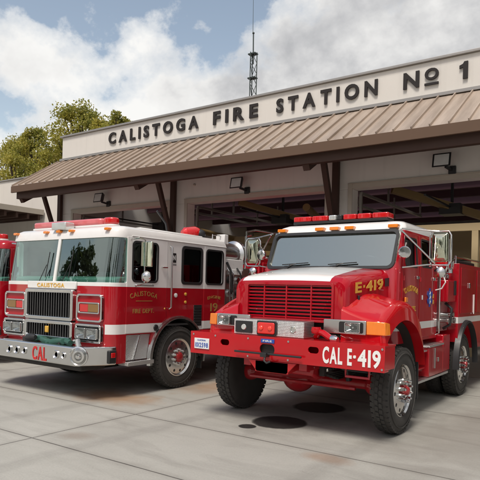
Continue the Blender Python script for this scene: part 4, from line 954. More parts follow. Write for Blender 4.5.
    f = MB(); f.tube([(X1-0.06, 8.30, 2.10), (X1+0.0, 8.34, 1.95), (X1+0.0, 8.40, 1.60), (X1-0.08, 8.42, 1.50)], 0.022, 8); f.tube([(X1-0.06, 8.62, 2.0), (X1+0.02, 8.62, 1.9), (X1+0.02, 8.70, 1.7), (X1-0.08, 8.74, 1.62)], 0.018, 8); f.build('hose_loop', M['black'], pm, 0)
    f = MB(); f.box(X1-0.1, X1-0.07, 8.40, 8.80, 1.88, 1.97); f.build('label_plate', M['letter_white'], pm, 0.003)
    for q in range(4):
        f = MB(); f.bar((X1-0.1, 8.38+0.13*q, 1.16), (X1-0.0, 8.38+0.13*q, 1.19), 0.012, 0.012); f.sphere((X1+0.005, 8.38+0.13*q, 1.19), 0.022, 10, 8); f.build('valve_handle', M['chrome' if q % 2 else 'letter_red'], pm, 0)
    f = MB(); f.box(-6.36, -6.16, YB+0.02, YB+0.14, 2.42, 2.60); f.build('scene_light', M['white'], root, 0.012)
    f = MB(); f.tube([(-6.2, 9.0, 2.2), (-6.2, 9.0, 2.72), (-6.2, 9.3, 2.78), (-6.2, 10.4, 2.80), (-6.2, 10.4, 2.2)], 0.02, 8); f.build('hand_rail', M['chrome'], root, 0)
    f = MB(); f.box(X0+0.08, X1-0.04, 9.34, 13.3, 0.75, 2.25); f.build('hose_body', M['red'], root, 0.02)
    f = MB()
    for k in range(4): f.box(X1-0.045, X1-0.02, 9.45+k*0.95, 10.3+k*0.95, 1.35, 2.15)
    f.build('compartment_door', M['red'], root, 0.01)
    for x, sgn in ((X1+0.0, 1), (X0-0.0, -1)): add_wheel(root, 'alu', x+sgn*0.045, HY, HZ, sgn)
    for x, sgn in ((X1-0.04, 1), (X0+0.04, -1)): add_wheel(root, 'alu', x, 11.4, HZ, sgn)
    f = MB(); f.box(X1-0.35, X1-0.02, HY+0.64, HY+0.66, 0.25, 0.75); f.build('mud_flap', M['black'], root, 0.002)
    return root
e1 = build_engine(True)
e3 = build_engine(False)
e3.location = (e3.location[0]-4.35, e3.location[1]+0.95, 0)

# ------------------------------------------------------------------ brush truck (conventional 4x4 engine)
bt_ = thing('brush_truck', 'big red four wheel drive brush engine with white hood and bumper reading CAL E-419', 'fire engine', (-3.4, 6.4, 0))
CX = -3.4; ORG = ORIGIN[bt_.name]
# bumper: deep red channel
f = MB(); f.prism([(5.485, 0.805), (5.60, 0.805), (5.60, 0.822), (5.505, 0.822), (5.505, 1.055), (5.80, 1.055), (5.80, 1.075), (5.485, 1.075)], 'x', CX-1.19, CX+1.33)
me = f.mesh('bumper', M['red_light'])
cuts = []
for xx in (-4.06, -2.87):
    c = MB(); c.prism(rr(xx-0.065, xx+0.065, 0.935, 1.005, 0.034), 'y', 5.3, 5.56); cuts.append(c)
c = MB(); c.prism(rr(-3.56, -3.36, 0.87, 0.99, 0.055), 'y', 5.3, 5.56); cuts.append(c)
me = boolean(me, cuts); shift(me, ORG); bp = finish(me, 'bumper', bt_, 0.004, 30)
for xa in (CX-1.189, CX+1.312): f = MB(); f.box(xa, xa+0.017, 5.506, 5.78, 0.823, 1.054); f.build('bumper_end', M['red_light'], bp, 0.003)
f = MB(); f.box(CX-1.1, CX+1.25, 5.62, 5.64, 0.83, 1.05); f.build('bumper_backing', M['red'], bp, 0)
f = MB(); text_line(f, 'CAL E', (-2.755, 5.482, 0.853), (1,0,0), (0,0,1), 0.335, 0.165, 0.006, 0.03, gap=0.10)
f.prism(rr(-2.405, -2.375, 0.925, 0.955, 0.01), 'y', 5.478, 5.485)
text_line(f, '419', (-2.355, 5.482, 0.853), (1,0,0), (0,0,1), 0.245, 0.165, 0.006, 0.03, gap=0.10); f.build('lettering', M['letter_white'], bp, 0, 0)
f = MB(); f.box(-4.52, -4.29, 5.472, 5.484, 0.865, 0.995); lp = f.build('licence_plate', M['plate'], bp, 0.003)
f = MB(); text_line(f, '1012598', (-4.505, 5.471, 0.885), (1,0,0), (0,0,1), 0.20, 0.055, 0.003, 0.02); text_line(f, 'CALIFORNIA', (-4.47, 5.471, 0.962), (1,0,0), (0,0,1), 0.13, 0.018, 0.003, 0.01); f.build('plate_lettering', M['blue'], lp, 0, 0)
f = MB(); f.box(-3.54, -3.36, 5.474, 5.484, 1.005, 1.05); ob = f.build('name_plate', M['blue'], bp, 0.003)
f = MB(); text_line(f, 'FIRE', (-3.51, 5.473, 1.018), (1,0,0), (0,0,1), 0.12, 0.02, 0.003, 0.01); f.build('plate_lettering', M['letter_white'], ob, 0, 0)
f = MB(); f.cyl((-3.88, 5.44, 0.885), (-2.99, 5.44, 0.885), 0.012, n=10); f.box(-3.50, -3.42, 5.40, 5.48, 0.85, 0.90); f.tube([(-3.44, 5.42, 0.87), (-3.44, 5.40, 0.81), (-3.40, 5.39, 0.79), (-3.36, 5.40, 0.81)], 0.012, 8); f.build('winch_hook', M['black'], bp, 0.003)
f = MB(); f.box(-3.60, -3.32, 5.53, 5.66, 0.84, 1.0); f.cyl((-3.56, 5.6, 0.92), (-3.36, 5.6, 0.92), 0.06, n=14); f.build('winch', M['dark'], bp, 0.005)
f = MB(); f.prism([(-3.72, 0.80), (-3.08, 0.80), (-3.2, 0.67), (-3.6, 0.67)], 'y', 5.49, 5.52); f.prism([(5.49, 0.67), (5.49, 0.80), (5.9, 0.80), (5.9, 0.72)], 'x', -3.62, -3.18); f.build('skid_bracket', M['red_light'], bt_, 0.006)
f = MB(); f.tube([(-2.52, 5.56, 0.80), (-2.52, 5.56, 0.72), (-2.26, 5.56, 0.72), (-2.26, 5.56, 0.80)], 0.014, 8); f.build('drop_step', M['red'], bt_, 0)
for xx in (-4.54, -4.2, -3.72, -3.18, -2.095):
    for zz_ in (0.835, 1.04):
        if xx in (-4.54, -4.2) and zz_ < 1: continue
        f = MB(); f.lathe((xx, 5.485, zz_), (0,-1,0), [(0, 0.013), (0.006, 0.012), (0.008, 0.001)], 8); f.build('bolt', M['steel'], bp, 0)
f = MB(); f.tube([(-2.9, 5.75, 0.86), (-2.7, 5.9, 0.74), (-2.4, 6.1, 0.70), (-2.3, 6.3, 0.78)], 0.012, 6); f.build('air_line', M['black'], bt_, 0)
f = MB(); f.tube([(-3.9, 5.75, 0.90), (-4.05, 5.9, 0.76), (-4.2, 6.1, 0.72), (-4.3, 6.3, 0.8)], 0.012, 6); f.build('air_line', M['black'], bt_, 0)
# diamond plate box with lamps
f = MB(); f.box(-3.98, -3.03, 5.56, 5.80, 1.077, 1.262); db = f.build('plate_box', M['diamond'], bt_, 0.006)
f = MB(); f.prism(rr(-3.95, -3.71, 1.10, 1.235, 0.01), 'y', 5.545, 5.562); q_ = f.build('lamp_housing', M['black'], db, 0.004)
f = MB(); f.lathe((-3.83, 5.545, 1.165), (0,-1,0), [(0, 0.035), (0.008, 0.03), (0.009, 0.001)], 16); f.build('lamp_lens', M['clear'], q_, 0)
f = MB(); f.prism(rr(-3.645, -3.375, 1.085, 1.25, 0.02), 'y', 5.54, 5.562); q_ = f.build('warning_light', M['black'], db, 0.004)
f = MB(); f.prism(rr(-3.625, -3.395, 1.102, 1.233, 0.02), 'y', 5.52, 5.545); f.build('lens', M['red_ribbed'], q_, 0.01)
for xx in (-3.57, -3.45): f = MB(); f.sphere((xx, 5.515, 1.167), 0.028, 14, 8, (1, 0.35, 1)); f.build('reflector', M['redglow'], q_, 0)
f = MB(); f.lathe((-3.17, 5.56, 1.17), (0,-1,0), [(0, 0.040), (0.008, 0.038), (0.009, 0.025), (0.001, 0.023), (0.001, 0.001)], 18); f.build('coupling', M['chrome'], db, 0)
# monitor plumbing right of the box
f = MB(); f.tube([(-2.95, 5.70, 1.10), (-2.90, 5.66, 1.16), (-2.82, 5.62, 1.15), (-2.72, 5.60, 1.10)], 0.035, 10); f.lathe((-2.93, 5.66, 1.14), (0,0,1), [(0, 0.05), (0.03, 0.06), (0.07, 0.05)], 14); f.build('front_valve', M['red_light'], bt_, 0)
f = MB(); f.lathe((-2.71, 5.60, 1.10), (1,-0.2,-0.1), [(0, 0.04), (0.04, 0.045), (0.08, 0.03)], 14); f.build('valve_cap', M['chrome'], bt_, 0)
# hood
def hood_ring(y, hw, zt_, zb, crown, rs, cxo=0.0):
    pts = []; n = 6
    pts.append((CX-0.02-hw, zb)); pts.append((CX-0.02-hw, zb+(zt_-rs-zb)*0.5)); 
    for i in range(n+1):
        a = PI-PI/2*i/n; pts.append((CX-0.02-hw+rs+rs*math.cos(a), zt_-rs+rs*math.sin(a)))
    for k in range(1, 8):
        t_ = k/8; xx = -hw+rs+(2*(hw-rs))*t_; pts.append((CX-0.02+xx, zt_+crown*math.sin(PI*t_)))
    for i in range(n+1):
        a = PI/2-PI/2*i/n; pts.append((CX-0.02+hw-rs+rs*math.cos(a), zt_-rs+rs*math.sin(a)))
    pts.append((CX-0.02+hw, zb+(zt_-rs-zb)*0.5)); pts.append((CX-0.02+hw, zb))
    return [(p[0], y, p[1]) for p in pts]
f = MB(); f.loft([hood_ring(5.845, 0.72, 1.68, 1.25, 0.005, 0.10), hood_ring(5.85, 0.745, 1.72, 1.25, 0.01, 0.11), hood_ring(5.89, 0.765, 1.755, 1.25, 0.015, 0.12), hood_ring(5.97, 0.77, 1.785, 1.25, 0.02, 0.13), hood_ring(6.2, 0.79, 1.82, 1.25, 0.03, 0.13), hood_ring(6.5, 0.83, 1.865, 1.25, 0.035, 0.13), hood_ring(6.8, 0.89, 1.90, 1.25, 0.035, 0.12), hood_ring(6.86, 0.90, 1.905, 1.25, 0.035, 0.12)])
cut = MB(); cut.prism(rr(CX-0.585, CX+0.575, 1.265, 1.69, 0.03), 'y', 5.7, 5.905)
me = f.mesh('hood', M['hood']); me = boolean(me, [cut]); shift(me, ORG); hood = finish(me, 'hood', bt_, 0.0, 40)
f = MB(); f.box(CX-0.58, CX+0.57, 5.895, 5.90, 1.27, 1.685); gb = f.build('radiator', M['grille_dark'], bt_, 0)
f = MB()
for k in range(10): z = 1.293+k*0.0415; f.prism([(5.845, z-0.010), (5.838, z+0.004), (5.86, z+0.014), (5.875, z+0.004)], 'x', CX-0.575, CX+0.565)
for xx in (CX-0.34, CX-0.03, CX+0.30): f.box(xx-0.008, xx+0.008, 5.836, 5.87, 1.27, 1.685)
f.frame(rr(CX-0.60, CX+0.59, 1.25, 1.705, 0.04), rr(CX-0.572, CX+0.562, 1.28, 1.675, 0.02), 'y', 5.825, 5.87)
f.build('grille', M['red'], bt_, 0.002)
# front fenders
def fender(s):
    rings = []
    zt_l = [(5.80, 1.30), (5.83, 1.335), (5.90, 1.375), (6.0, 1.42), (6.12, 1.47), (6.25, 1.515), (6.4, 1.54), (6.55, 1.545), (6.7, 1.525), (6.85, 1.47), (6.97, 1.39), (7.08, 1.26), (7.15, 1.10), (7.19, 0.93)]
    ys_ = []
    for q in range(len(zt_l)-1):
        p0, p1, p2, p3 = zt_l[max(q-1, 0)], zt_l[q], zt_l[q+1], zt_l[min(q+2, len(zt_l)-1)]
        for u_ in (0, 0.34, 0.67):
            y_ = p1[0]+(p2[0]-p1[0])*u_; m1 = (p2[1]-p0[1])/max(1e-6, p2[0]-p0[0]); m2 = (p3[1]-p1[1])/max(1e-6, p3[0]-p1[0]); h_ = p2[0]-p1[0]
            ys_.append((y_, (2*u_**3-3*u_**2+1)*p1[1]+(u_**3-2*u_**2+u_)*h_*m1+(-2*u_**3+3*u_**2)*p2[1]+(u_**3-u_**2)*h_*m2))
    ys_.append(zt_l[-1])
    for y, zt_ in ys_:
        d = (0.80**2-(y-6.42)**2); zl = 0.50+math.sqrt(max(d, 0.0001)) if abs(y-6.42) < 0.8 else 0.5
        zl = min(zl, zt_-0.05)
        if y < 5.92: zl = min(zl, 1.135)
        fr = 0.02 if y > 5.82 else 0.05
        o_ = (1.215 if s > 0 else 1.15)-fr; i_ = 0.70; r_ = min(0.11, (zt_-zl)*0.6)
        pts = [(i_, zl), (i_, zt_+0.10), (0.80, zt_+0.055), (0.92, zt_+0.015), (o_-r_-0.05, zt_-0.012)]
        for q in range(9): a = PI/2*(1-q/8); pts.append((o_-r_+r_*math.cos(a), zt_-0.02-r_+r_*math.sin(a)))
        pts += [(o_+0.012, (zt_-0.02-r_+zl)/2), (o_+0.02, zl), (o_-0.05, zl-0.002)]
        rings.append([(CX+(-0.0)+s*p[0], y, p[1]) for p in pts])
    f = MB(); f.loft(rings); fe = f.build('fender', M['red_light'], bt_, 0, 42)
    # headlight cluster
    a0, a1 = 0.665, 1.02
    xs = sorted((CX+s*0.50, CX+s*1.005)); f = MB(); f.prism(rr(xs[0], xs[1], 1.145, 1.30, 0.012), 'y', 5.772, 5.81); bz = f.build('headlight_bezel', M['steel'], fe, 0.006)
    xs = sorted((CX+s*0.69, CX+s*0.975)); f = MB(); f.prism(rr(xs[0], xs[1], 1.162, 1.282, 0.02), 'y', 5.768, 5.785); f.build('headlight_recess', M['black'], bz, 0.002)
    xs = sorted((CX+s*0.775, CX+s*0.955)); headlight(xs[0], xs[1], 1.166, 1.278, 5.735, bz)
    f = MB(); xo = 1.235 if s > 0 else 1.165
    f.loft([[(CX+s*1.01, 5.768, 1.152), (CX+s*(xo-0.02), 5.80, 1.152), (CX+s*xo, 5.90, 1.152), (CX+s*1.01, 5.88, 1.152)], [(CX+s*1.01, 5.768, 1.295), (CX+s*(xo-0.03), 5.80, 1.295), (CX+s*(xo-0.01), 5.90, 1.28), (CX+s*1.01, 5.88, 1.295)]])
    f.build('turn_signal', M['amber'], bz, 0.008)
    return fe
fr_ = fender(1); fender(-1)
# inner wheel wells
for s in (1, -1):
    f = MB(); rings = []
    for i in range(21):
        a = PI*(0.02+0.72*i/20); rings.append([(CX+s*1.10, 6.42+0.79*math.cos(a), 0.50+0.79*math.sin(a)), (CX+s*0.60, 6.42+0.79*math.cos(a), 0.50+0.79*math.sin(a))])
    f.loft(rings, False, False); f.build('wheel_well', M['dark'], bt_, 0)
    f = MB(); f.box(CX+s*0.80, CX+s*1.13, 7.18, 7.20, 0.28, 0.95); f.build('mud_flap', M['black'], bt_, 0.003)
# cab
CW0, CW1 = CX-0.98, CX+0.98; CY0, CY1 = 6.78, 8.50
def cring(z, ins=0.0, dy=0.0, rf=0.10): return [(x, y, z) for x, y in plan(CW0+ins, CW1-ins, CY0+ins+dy, CY1-ins, rf, 0.06)]
ck = lambda z: max(0.0, z-1.90)/0.55*0.24
tum = lambda z: max(0.0, z-1.90)*0.06
f = MB(); f.loft([cring(0.98), cring(1.90)]+[cring(z, tum(z), ck(z)) for z in (2.40,)]+[cring(2.46, 0.035, 0.26), cring(2.51, 0.06, 0.28), cring(2.545, 0.12, 0.30), cring(2.565, 0.25, 0.33)])
cuts = []
c = MB(); c.mat = M['cabin']; c.loft([cring(1.1, 0.055), cring(1.90, 0.055), cring(2.44, 0.09, ck(2.44))]); cuts.append(c)
c = MB(); c.prism(rr(CW0+0.075, CW1-0.075, 1.925, 2.405, 0.06), 'y', 6.4, 7.12); cuts.append(c)
DW = (6.99+0.06, 7.50, 1.96, 2.32); RW = (7.70, 8.13, 1.98, 2.34)
for win in (DW, RW):
    for xx in (CW1, CW0):
        c = MB(); c.prism(rr(*win, 0.045), 'x', xx-0.2, xx+0.2); cuts.append(c)
def mat_roofband():
    t = NT('roof_white_paint'); p = t.obj(); x, y, z = t.sep(p)
    up = t.math('GREATER_THAN', z, 2.415)
    st = t.math('MULTIPLY', t.math('GREATER_THAN', z, 1.14), t.math('LESS_THAN', z, 1.235))
    c = t.mix(t.math('MAXIMUM', up, st), RED, WHITE); c = dirty(t, p, c)
    return t.bsdf(c, 0.28, 0, t.bump(t.noise(p, 1.6, 2), 0.06, 0.02), 0.7)
CP = mat_roofband()
me = boolean(f.mesh('cab', CP), cuts); shift(me, ORG); finish(me, 'cab', bt_, 0.004, 32)
# windshield + black seal
def wsp(x, z, off=0.0): return (x, CY0+ck(z)+0.02+off, z)
f = MB(); rings = []
for z in (1.90, 2.06, 2.24, 2.43): rings.append([wsp(CW0+0.05+(CW1-CW0-0.10)*i/12, z, 0.0) for i in range(13)])
f.loft(rings, False, False); f.build('windshield', M['ws_grey'], bt_, 0, 60)
po = rr(CW0+0.055, CW1-0.055, 1.905, 2.425, 0.08); pi_ = rr(CW0+0.095, CW1-0.095, 1.945, 2.385, 0.06)
f = MB(); n = len(po)
vs = [wsp(p[0], p[1], -0.035) for p in po]+[wsp(p[0], p[1], -0.035) for p in pi_]+[wsp(p[0], p[1], 0.0) for p in pi_]+[wsp(p[0], p[1], 0.0) for p in po]
f.add(vs, [(q*n+i, q*n+(i+1) % n, ((q+1) % 4)*n+(i+1) % n, ((q+1) % 4)*n+i) for q in range(4) for i in range(n)]); f.build('windshield_seal', M['black'], bt_, 0.003)
for x in (-3.95, -3.25):
    f = MB(); f.tube([(x-0.05, 6.76, 1.91), (x+0.02, 6.775, 1.955)], 0.012, 6); f.bar(wsp(x-0.12, 1.965, -0.03), wsp(x+0.28, 1.99, -0.03), 0.014, 0.012); f.tube([(x+0.02, 6.77, 1.955), wsp(x+0.10, 1.98, -0.03)], 0.008, 6); f.build('wiper', M['black'], bt_, 0)
for x in (-4.22, -3.62, -3.40, -3.18, -2.58):
    f = MB(); f.prism(rr(x-0.065, x+0.065, 2.44, 2.485, 0.01), 'y', 7.0, 7.10); f.build('marker_light', M['amber'], bt_, 0.006)
f = MB(); f.box(CW0+0.06, CW1-0.06, 6.84, 8.44, 1.05, 1.1); f.build('cab_floor', M['cabin'], bt_, 0)
seats_and_wheel(bt_, (CX-0.5, CX+0.5), 7.25, 1.60, 0.5, CX+0.45, 1.86, CW0+0.08, CW1-0.08, 6.84, 7.15, 'cabin')
f = MB(); f.box(CX-0.25, CX-0.05, 6.95, 7.1, 1.87, 1.95); f.box(CX+0.0, CX+0.06, 6.90, 6.96, 1.87, 1.93); f.build('radio', M['dash'], bt_, 0.01)
# light bar
f = MB(); f.prism(rr(-4.15, -2.72, 7.20, 7.44, 0.03), 'z', 2.565, 2.60); lb = f.build('light_bar', M['black'], bt_, 0.006)
for (a, b, mt) in ((-4.15, -3.86, 'redlens'), (-3.85, -3.60, 'redlens'), (-3.59, -3.47, 'clear'), (-3.46, -3.38, 'black'), (-3.37, -3.17, 'redlens'), (-3.16, -2.96, 'redlens'), (-2.95, -2.72, 'redlens')):
    f = MB(); f.prism(rr(a+0.001, b-0.001, 7.205, 7.435, 0.03), 'z', 2.601, 2.675); f.build('light_lens', M[mt], lb, 0.014, seg=3)
# doors
for xx, sgn in ((CW1, 1), (CW0, -1)):
    for (y0, y1, z0, win) in ((6.93, 7.58, 1.02, DW), (7.62, 8.30, 1.02, RW)):
        d = MB(); d.prism([(y0, 1.25 if y0 < 7 else z0), (y0+0.2, z0), (y1, z0), (y1, 1.90), (y1, 2.385), (y0+0.12 if y0 < 7 else y0, 2.385), (y0, 1.95)], 'x', xx+sgn*0.002, xx+sgn*0.011)
        c = MB(); c.prism(rr(*win, 0.045), 'x', xx-0.1, xx+0.1)
        dm = boolean(d.mesh('door', M['cab_wild']), [c])
        for v in dm.vertices:                       # follow the inward lean of the cab side
            v.co.x -= sgn*max(0, v.co.z-1.90)*0.06
        shift(dm, ORG); dd = finish(dm, 'door', bt_, 0.003, 32)
        fm = MB(); fm.frame(rr(win[0]-0.015, win[1]+0.015, win[2]-0.015, win[3]+0.015, 0.05), rr(win[0]+0.01, win[1]-0.01, win[2]+0.01, win[3]-0.01, 0.035), 'x', xx+sgn*0.0, xx+sgn*0.014)
        fm.v = [(p[0]-sgn*max(0, p[2]-1.90)*0.06, p[1], p[2]) for p in fm.v]; fm.build('window_seal', M['black'], dd, 0.002)
        gm = MB(); gm.prism(rr(win[0], win[1], win[2], win[3], 0.04), 'x', xx-sgn*0.02, xx-sgn*0.016); gm.v = [(p[0]-sgn*max(0, p[2]-1.90)*0.06, p[1], p[2]) for p in gm.v]
        gm.build('window_pane', M['glass_dark'], dd, 0, 0)
        h = MB(); h.box(xx+sgn*0.011, xx+sgn*0.03, y1-0.14, y1-0.04, 1.80, 1.84); h.build('door_handle', M['chrome'], dd, 0.004)
    h = MB(); h.tube([(xx+sgn*0.01, 7.60, 2.30), (xx+sgn*0.05, 7.60, 2.28), (xx+sgn*0.05, 7.60, 1.45), (xx+sgn*0.01, 7.60, 1.43)], 0.013, 8) if sgn < 0 else h.tube([(xx+0.01, 8.36, 2.0), (xx+0.06, 8.36, 1.98), (xx+0.06, 8.36, 1.05), (xx+0.01, 8.36, 1.03)], 0.013, 8)
    h.build('grab_rail', M['chrome'], bt_, 0)
    # mirrors
    mx_ = xx+(0.38 if sgn > 0 else -0.46)
    h = MB(); loop = [(mx_-0.13, 7.21, 2.02), (mx_-0.13, 7.21, 2.34), (mx_-0.10, 7.21, 2.39), (mx_+0.10, 7.21, 2.39), (mx_+0.13, 7.21, 2.34), (mx_+0.13, 7.21, 2.02), (mx_+0.10, 7.21, 1.97), (mx_-0.10, 7.21, 1.97), (mx_-0.13, 7.21, 2.02)]
    h.tube(loop, 0.012, 8); h.tube([(xx-sgn*0.03, 6.98, 2.42), (mx_-sgn*0.10, 7.2, 2.40), (mx_, 7.21, 2.39)], 0.010, 8); h.tube([(xx, 6.92, 1.93), (mx_-sgn*0.10, 7.2, 1.98)], 0.010, 8)
    h.tube([(xx-sgn*0.03, 6.93, 2.40), (mx_-sgn*0.06, 7.2, 1.99)], 0.012, 8)
    ar = h.build('mirror_arm', M['chrome'], bt_, 0)
    h = MB(); h.prism(rr(mx_-0.10, mx_+0.10, 2.01, 2.37, 0.03), 'y', 7.195, 7.23); h.loft([[(mx_-0.085, 7.195, 2.02), (mx_+0.085, 7.195, 2.02), (mx_+0.085, 7.195, 2.36), (mx_-0.085, 7.195, 2.36)], [(mx_-0.03, 7.165, 2.08), (mx_+0.03, 7.165, 2.08), (mx_+0.03, 7.165, 2.31), (mx_-0.03, 7.165, 2.31)]]); h.build('mirror', M['mirror'], ar, 0.004)
    h = MB(); h.lathe((mx_, 7.24, 1.88), (0,-1,0), [(0, 0.04), (0.01, 0.07), (0.04, 0.07), (0.065, 0.045), (0.075, 0.002)], 20); h.build('convex_mirror', M['chrome'], ar, 0)
    h = MB(); h.tube([(mx_+0.04, 7.22, 1.85), (mx_+0.07, 7.22, 1.76), (mx_+0.02, 7.24, 1.68), (mx_-0.06, 7.26, 1.66)], 0.008, 6); h.build('antenna_cable', M['letter_white'], ar, 0)
    h = MB(); h.lathe((xx+sgn*0.06, 6.84, 2.11), (0.2*sgn,-1,0), [(-0.06, 0.02), (-0.03, 0.06), (0, 0.075), (0.02, 0.075), (0.03, 0.065), (0.035, 0.002)], 22); h.tube([(xx-sgn*0.01, 6.93, 2.06), (xx+sgn*0.05, 6.88, 2.08)], 0.012, 8); h.tube([(xx+sgn*0.06, 6.86, 2.18), (xx+sgn*0.075, 6.84, 2.23)], 0.009, 6); h.build('spotlight', M['chrome'], bt_, 0)
# lettering on the near side
xs = CW1+0.0125
f = MB(); text_line(f, 'CALISTOGA', (xs, 7.02, 1.60), (0,1,0), (0,0,1), 0.50, 0.07, 0.004, 0.02, arc=0.35); text_line(f, 'FIRE DEPT.', (xs, 7.08, 1.38), (0,1,0), (0,0,1), 0.38, 0.065, 0.004, 0.02); f.build('lettering', M['gold'], bt_, 0, 0)
f = MB(); f.prism(rr(7.55-0.001, 7.57, 1.5, 1.7, 0.005), 'x', xs, xs+0.001); 
# blue six-armed medical star
f = MB()
for k in range(3):
    a = PI/3*k+PI/2; d = Vector((0, math.cos(a), math.sin(a))); c0 = Vector((xs+0.001+k*0.0015, 8.05, 1.56)); f.bar(c0-d*0.13, c0+d*0.13, 0.065, 0.003, (1,0,0))
f.build('medical_star', M['blue'], bt_, 0)
f = MB(); f.bar((xs+0.006, 8.05, 1.47), (xs+0.006, 8.05, 1.65), 0.014, 0.003, (1,0,0)); f.tube([(xs+0.007, 8.05+0.018*math.sin(i*1.2), 1.49+i*0.013) for i in range(12)], 0.004, 6); f.build('star_staff', M['letter_white'], bt_, 0)
for y, z, mt in ((7.72, 1.56, 'letter_white'), (8.22, 1.58, 'gold'), (8.22, 1.50, 'gold')):
    f = MB(); f.box(xs-0.001, xs+0.003, y-0.02, y+0.02, z-0.03, z+0.03); f.build('decal', M[mt], bt_, 0.001)
# hood number, follows the flank
def flank(q):
    y = min(max(q.y, 5.97), 6.8); hw = 0.77+(y-5.97)*0.145; q = q.copy(); q.z += (q.y-6.03)*0.10; q.x = CX-0.02+hw+0.004+(q.x-0)*1.0; return q
f = MB(); text_line(f, 'E', (0, 6.03, 1.60), (0,1,0), (0,0,1), 0.13, 0.115, 0.004, 0.03, surf=flank)
text_line(f, '419', (0, 6.26, 1.60), (0,1,0), (0,0,1), 0.38, 0.115, 0.004, 0.03, surf=flank); f.add([flank(Vector((0.001, y, z))) for y, z in ((6.19, 1.645), (6.23, 1.645), (6.23, 1.675), (6.19, 1.675))], [(0,1,2,3)])
f.build('hood_number', M['gold'], hood, 0, 0)
f = MB(); f.add([flank(Vector((0.002, y, z))) for y, z in ((6.68, 1.62), (6.78, 1.62), (6.78, 1.72), (6.68, 1.72))], [(0,1,2,3)]); f.build('hood_badge', M['black'], hood, 0)
f = MB(); f.box(CX-0.86, CX+0.82, 6.835, 6.842, 1.90, 1.945); f.build('hood_seal', M['black'], bt_, 0)
for yy in (6.10, ):
    f = MB(); f.box(CX+0.765, CX+0.785, yy-0.015, yy+0.015, 1.50, 1.57); f.build('hood_latch', M['black'], bt_, 0.004)
for yy in (7.0, 7.66):
    for zq in (1.12, 1.80):
        f = MB(); f.cyl((CW1+0.014, yy-0.035, zq-0.03), (CW1+0.014, yy-0.035, zq+0.03), 0.008, n=8); f.build('door_hinge', M['red'], bt_, 0)
# cowl sides between hood and cab
f = MB(); f.box(CX+0.85, CX+0.965, 6.80, 6.95, 1.3, 1.92); f.box(CX-0.965, CX-0.85, 6.80, 6.95, 1.3, 1.92); f.build('cowl', M['red'], bt_, 0.02)
f = MB(); f.box(CX+1.0, CX+1.02, 6.98, 7.06, 1.50, 1.56); f.build('side_marker', M['amber'], bt_, 0.004)
# steps below the doors
for s in (1, -1):
    x0_, x1_ = CX+s*0.72, CX+s*1.06
    f = MB(); f.box(x0_, x1_-s*0.02, 7.25, 7.75, 0.60, 0.62); f.box(x0_, x1_-s*0.10, 7.25, 7.75, 0.62, 0.98); st_ = f.build('step_frame', M['red'], bt_, 0.006)
    f = MB(); f.box(x0_, x1_+s*0.02, 7.22, 8.75, 0.44, 0.475); f.box(x0_, x1_+s*0.0, 7.28, 7.78, 0.83, 0.85); f.build('step', M['diamond'], bt_, 0.004)
    f = MB(); f.box(x0_, x1_+s*0.02, 7.80, 8.45, 0.478, 0.88); f.build('tool_box', M['red'], bt_, 0.012)
    f = MB(); f.box(x0_, x1_+s*0.03, 7.78, 8.47, 0.882, 0.91); f.build('tool_box_lid', M['diamond'], bt_, 0.004)
    f = MB(); f.box(x0_, x1_+s*0.01, 8.50, 8.86, 0.478, 1.02); f.build('battery_box', M['red'], bt_, 0.012)
    f = MB(); f.box(x1_+s*0.02, x1_+s*0.034, 8.02, 8.06, 0.58, 0.86); f.box(x1_+s*0.02, x1_+s*0.034, 8.18, 8.23, 0.66, 0.72); f.build('latch', M['steel'], bt_, 0.003)
# pump panel between cab and body
f = MB(); f.box(CX-1.0, CX+0.98, 8.56, 9.02, 1.06, 1.95); pp = f.build('pump_panel', M['steel'], bt_, 0.008)
f = MB(); f.box(CX+0.90, CX+1.10, 8.58, 9.0, 1.50, 1.82); f.build('control_box', M['red'], pp, 0.012)
f = MB(); f.box(CX+1.10, CX+1.115, 8.88, 8.98, 1.60, 1.82); f.build('gauge_plate', M['black'], pp, 0.003)
for q in range(5):
    f = MB(); f.lathe((CX+0.98, 8.62+0.09*q, 1.22+0.09*(q % 2)), (1,0,0), [(0, 0.035), (0.08, 0.03), (0.10, 0.042), (0.13, 0.042), (0.135, 0.01)], 16); f.build('valve', M['chrome' if q % 2 else 'steel'], pp, 0)
f = MB(); f.tube([(CX+1.02, 8.66, 1.95), (CX+1.08, 8.66, 2.08), (CX+1.08, 8.9, 2.14), (CX+1.04, 9.0, 2.0)], 0.02, 8); f.lathe((CX+1.05, 8.8, 1.93), (0,0,1), [(0, 0.05), (0.06, 0.05), (0.08, 0.03)], 14); f.build('pipe', M['chrome'], pp, 0)
f = MB(); f.prism(rr(CX+0.86, CX+1.06, 2.02, 2.40, 0.03), 'y', 8.62, 8.72); f.build('rear_warning_light', M['redlens'], bt_, 0.02)
f = MB(); f.tube([(CX+1.09, 8.6, 1.98), (CX+1.09, 8.6, 2.42), (CX+1.09, 8.74, 2.42), (CX+1.09, 8.74, 1.98)], 0.012, 8); f.build('light_guard', M['chrome'], bt_, 0)
f = MB(); f.tube([(CX+1.0, 8.72, 1.10), (CX+1.10, 8.70, 1.16), (CX+1.12, 8.72, 1.40), (CX+1.02, 8.74, 1.48)], 0.022, 8); f.build('hose_loop', M['black'], pp, 0)
for q in range(3):
    f = MB(); f.lathe((CX+0.98, 8.66+0.12*q, 1.88), (1,0,0), [(0, 0.045), (0.03, 0.045), (0.035, 0.036), (0.02, 0.034), (0.02, 0.001)], 18); f.build('gauge', M['chrome'], pp, 0)
f = MB(); f.lathe((CX+0.80, 8.80, 2.02), (0,0,1), [(0, 0.10), (0.02, 0.12), (0.20, 0.12), (0.24, 0.06), (0.25, 0.001)], 20); f.build('foam_tank', M['alu'], bt_, 0)
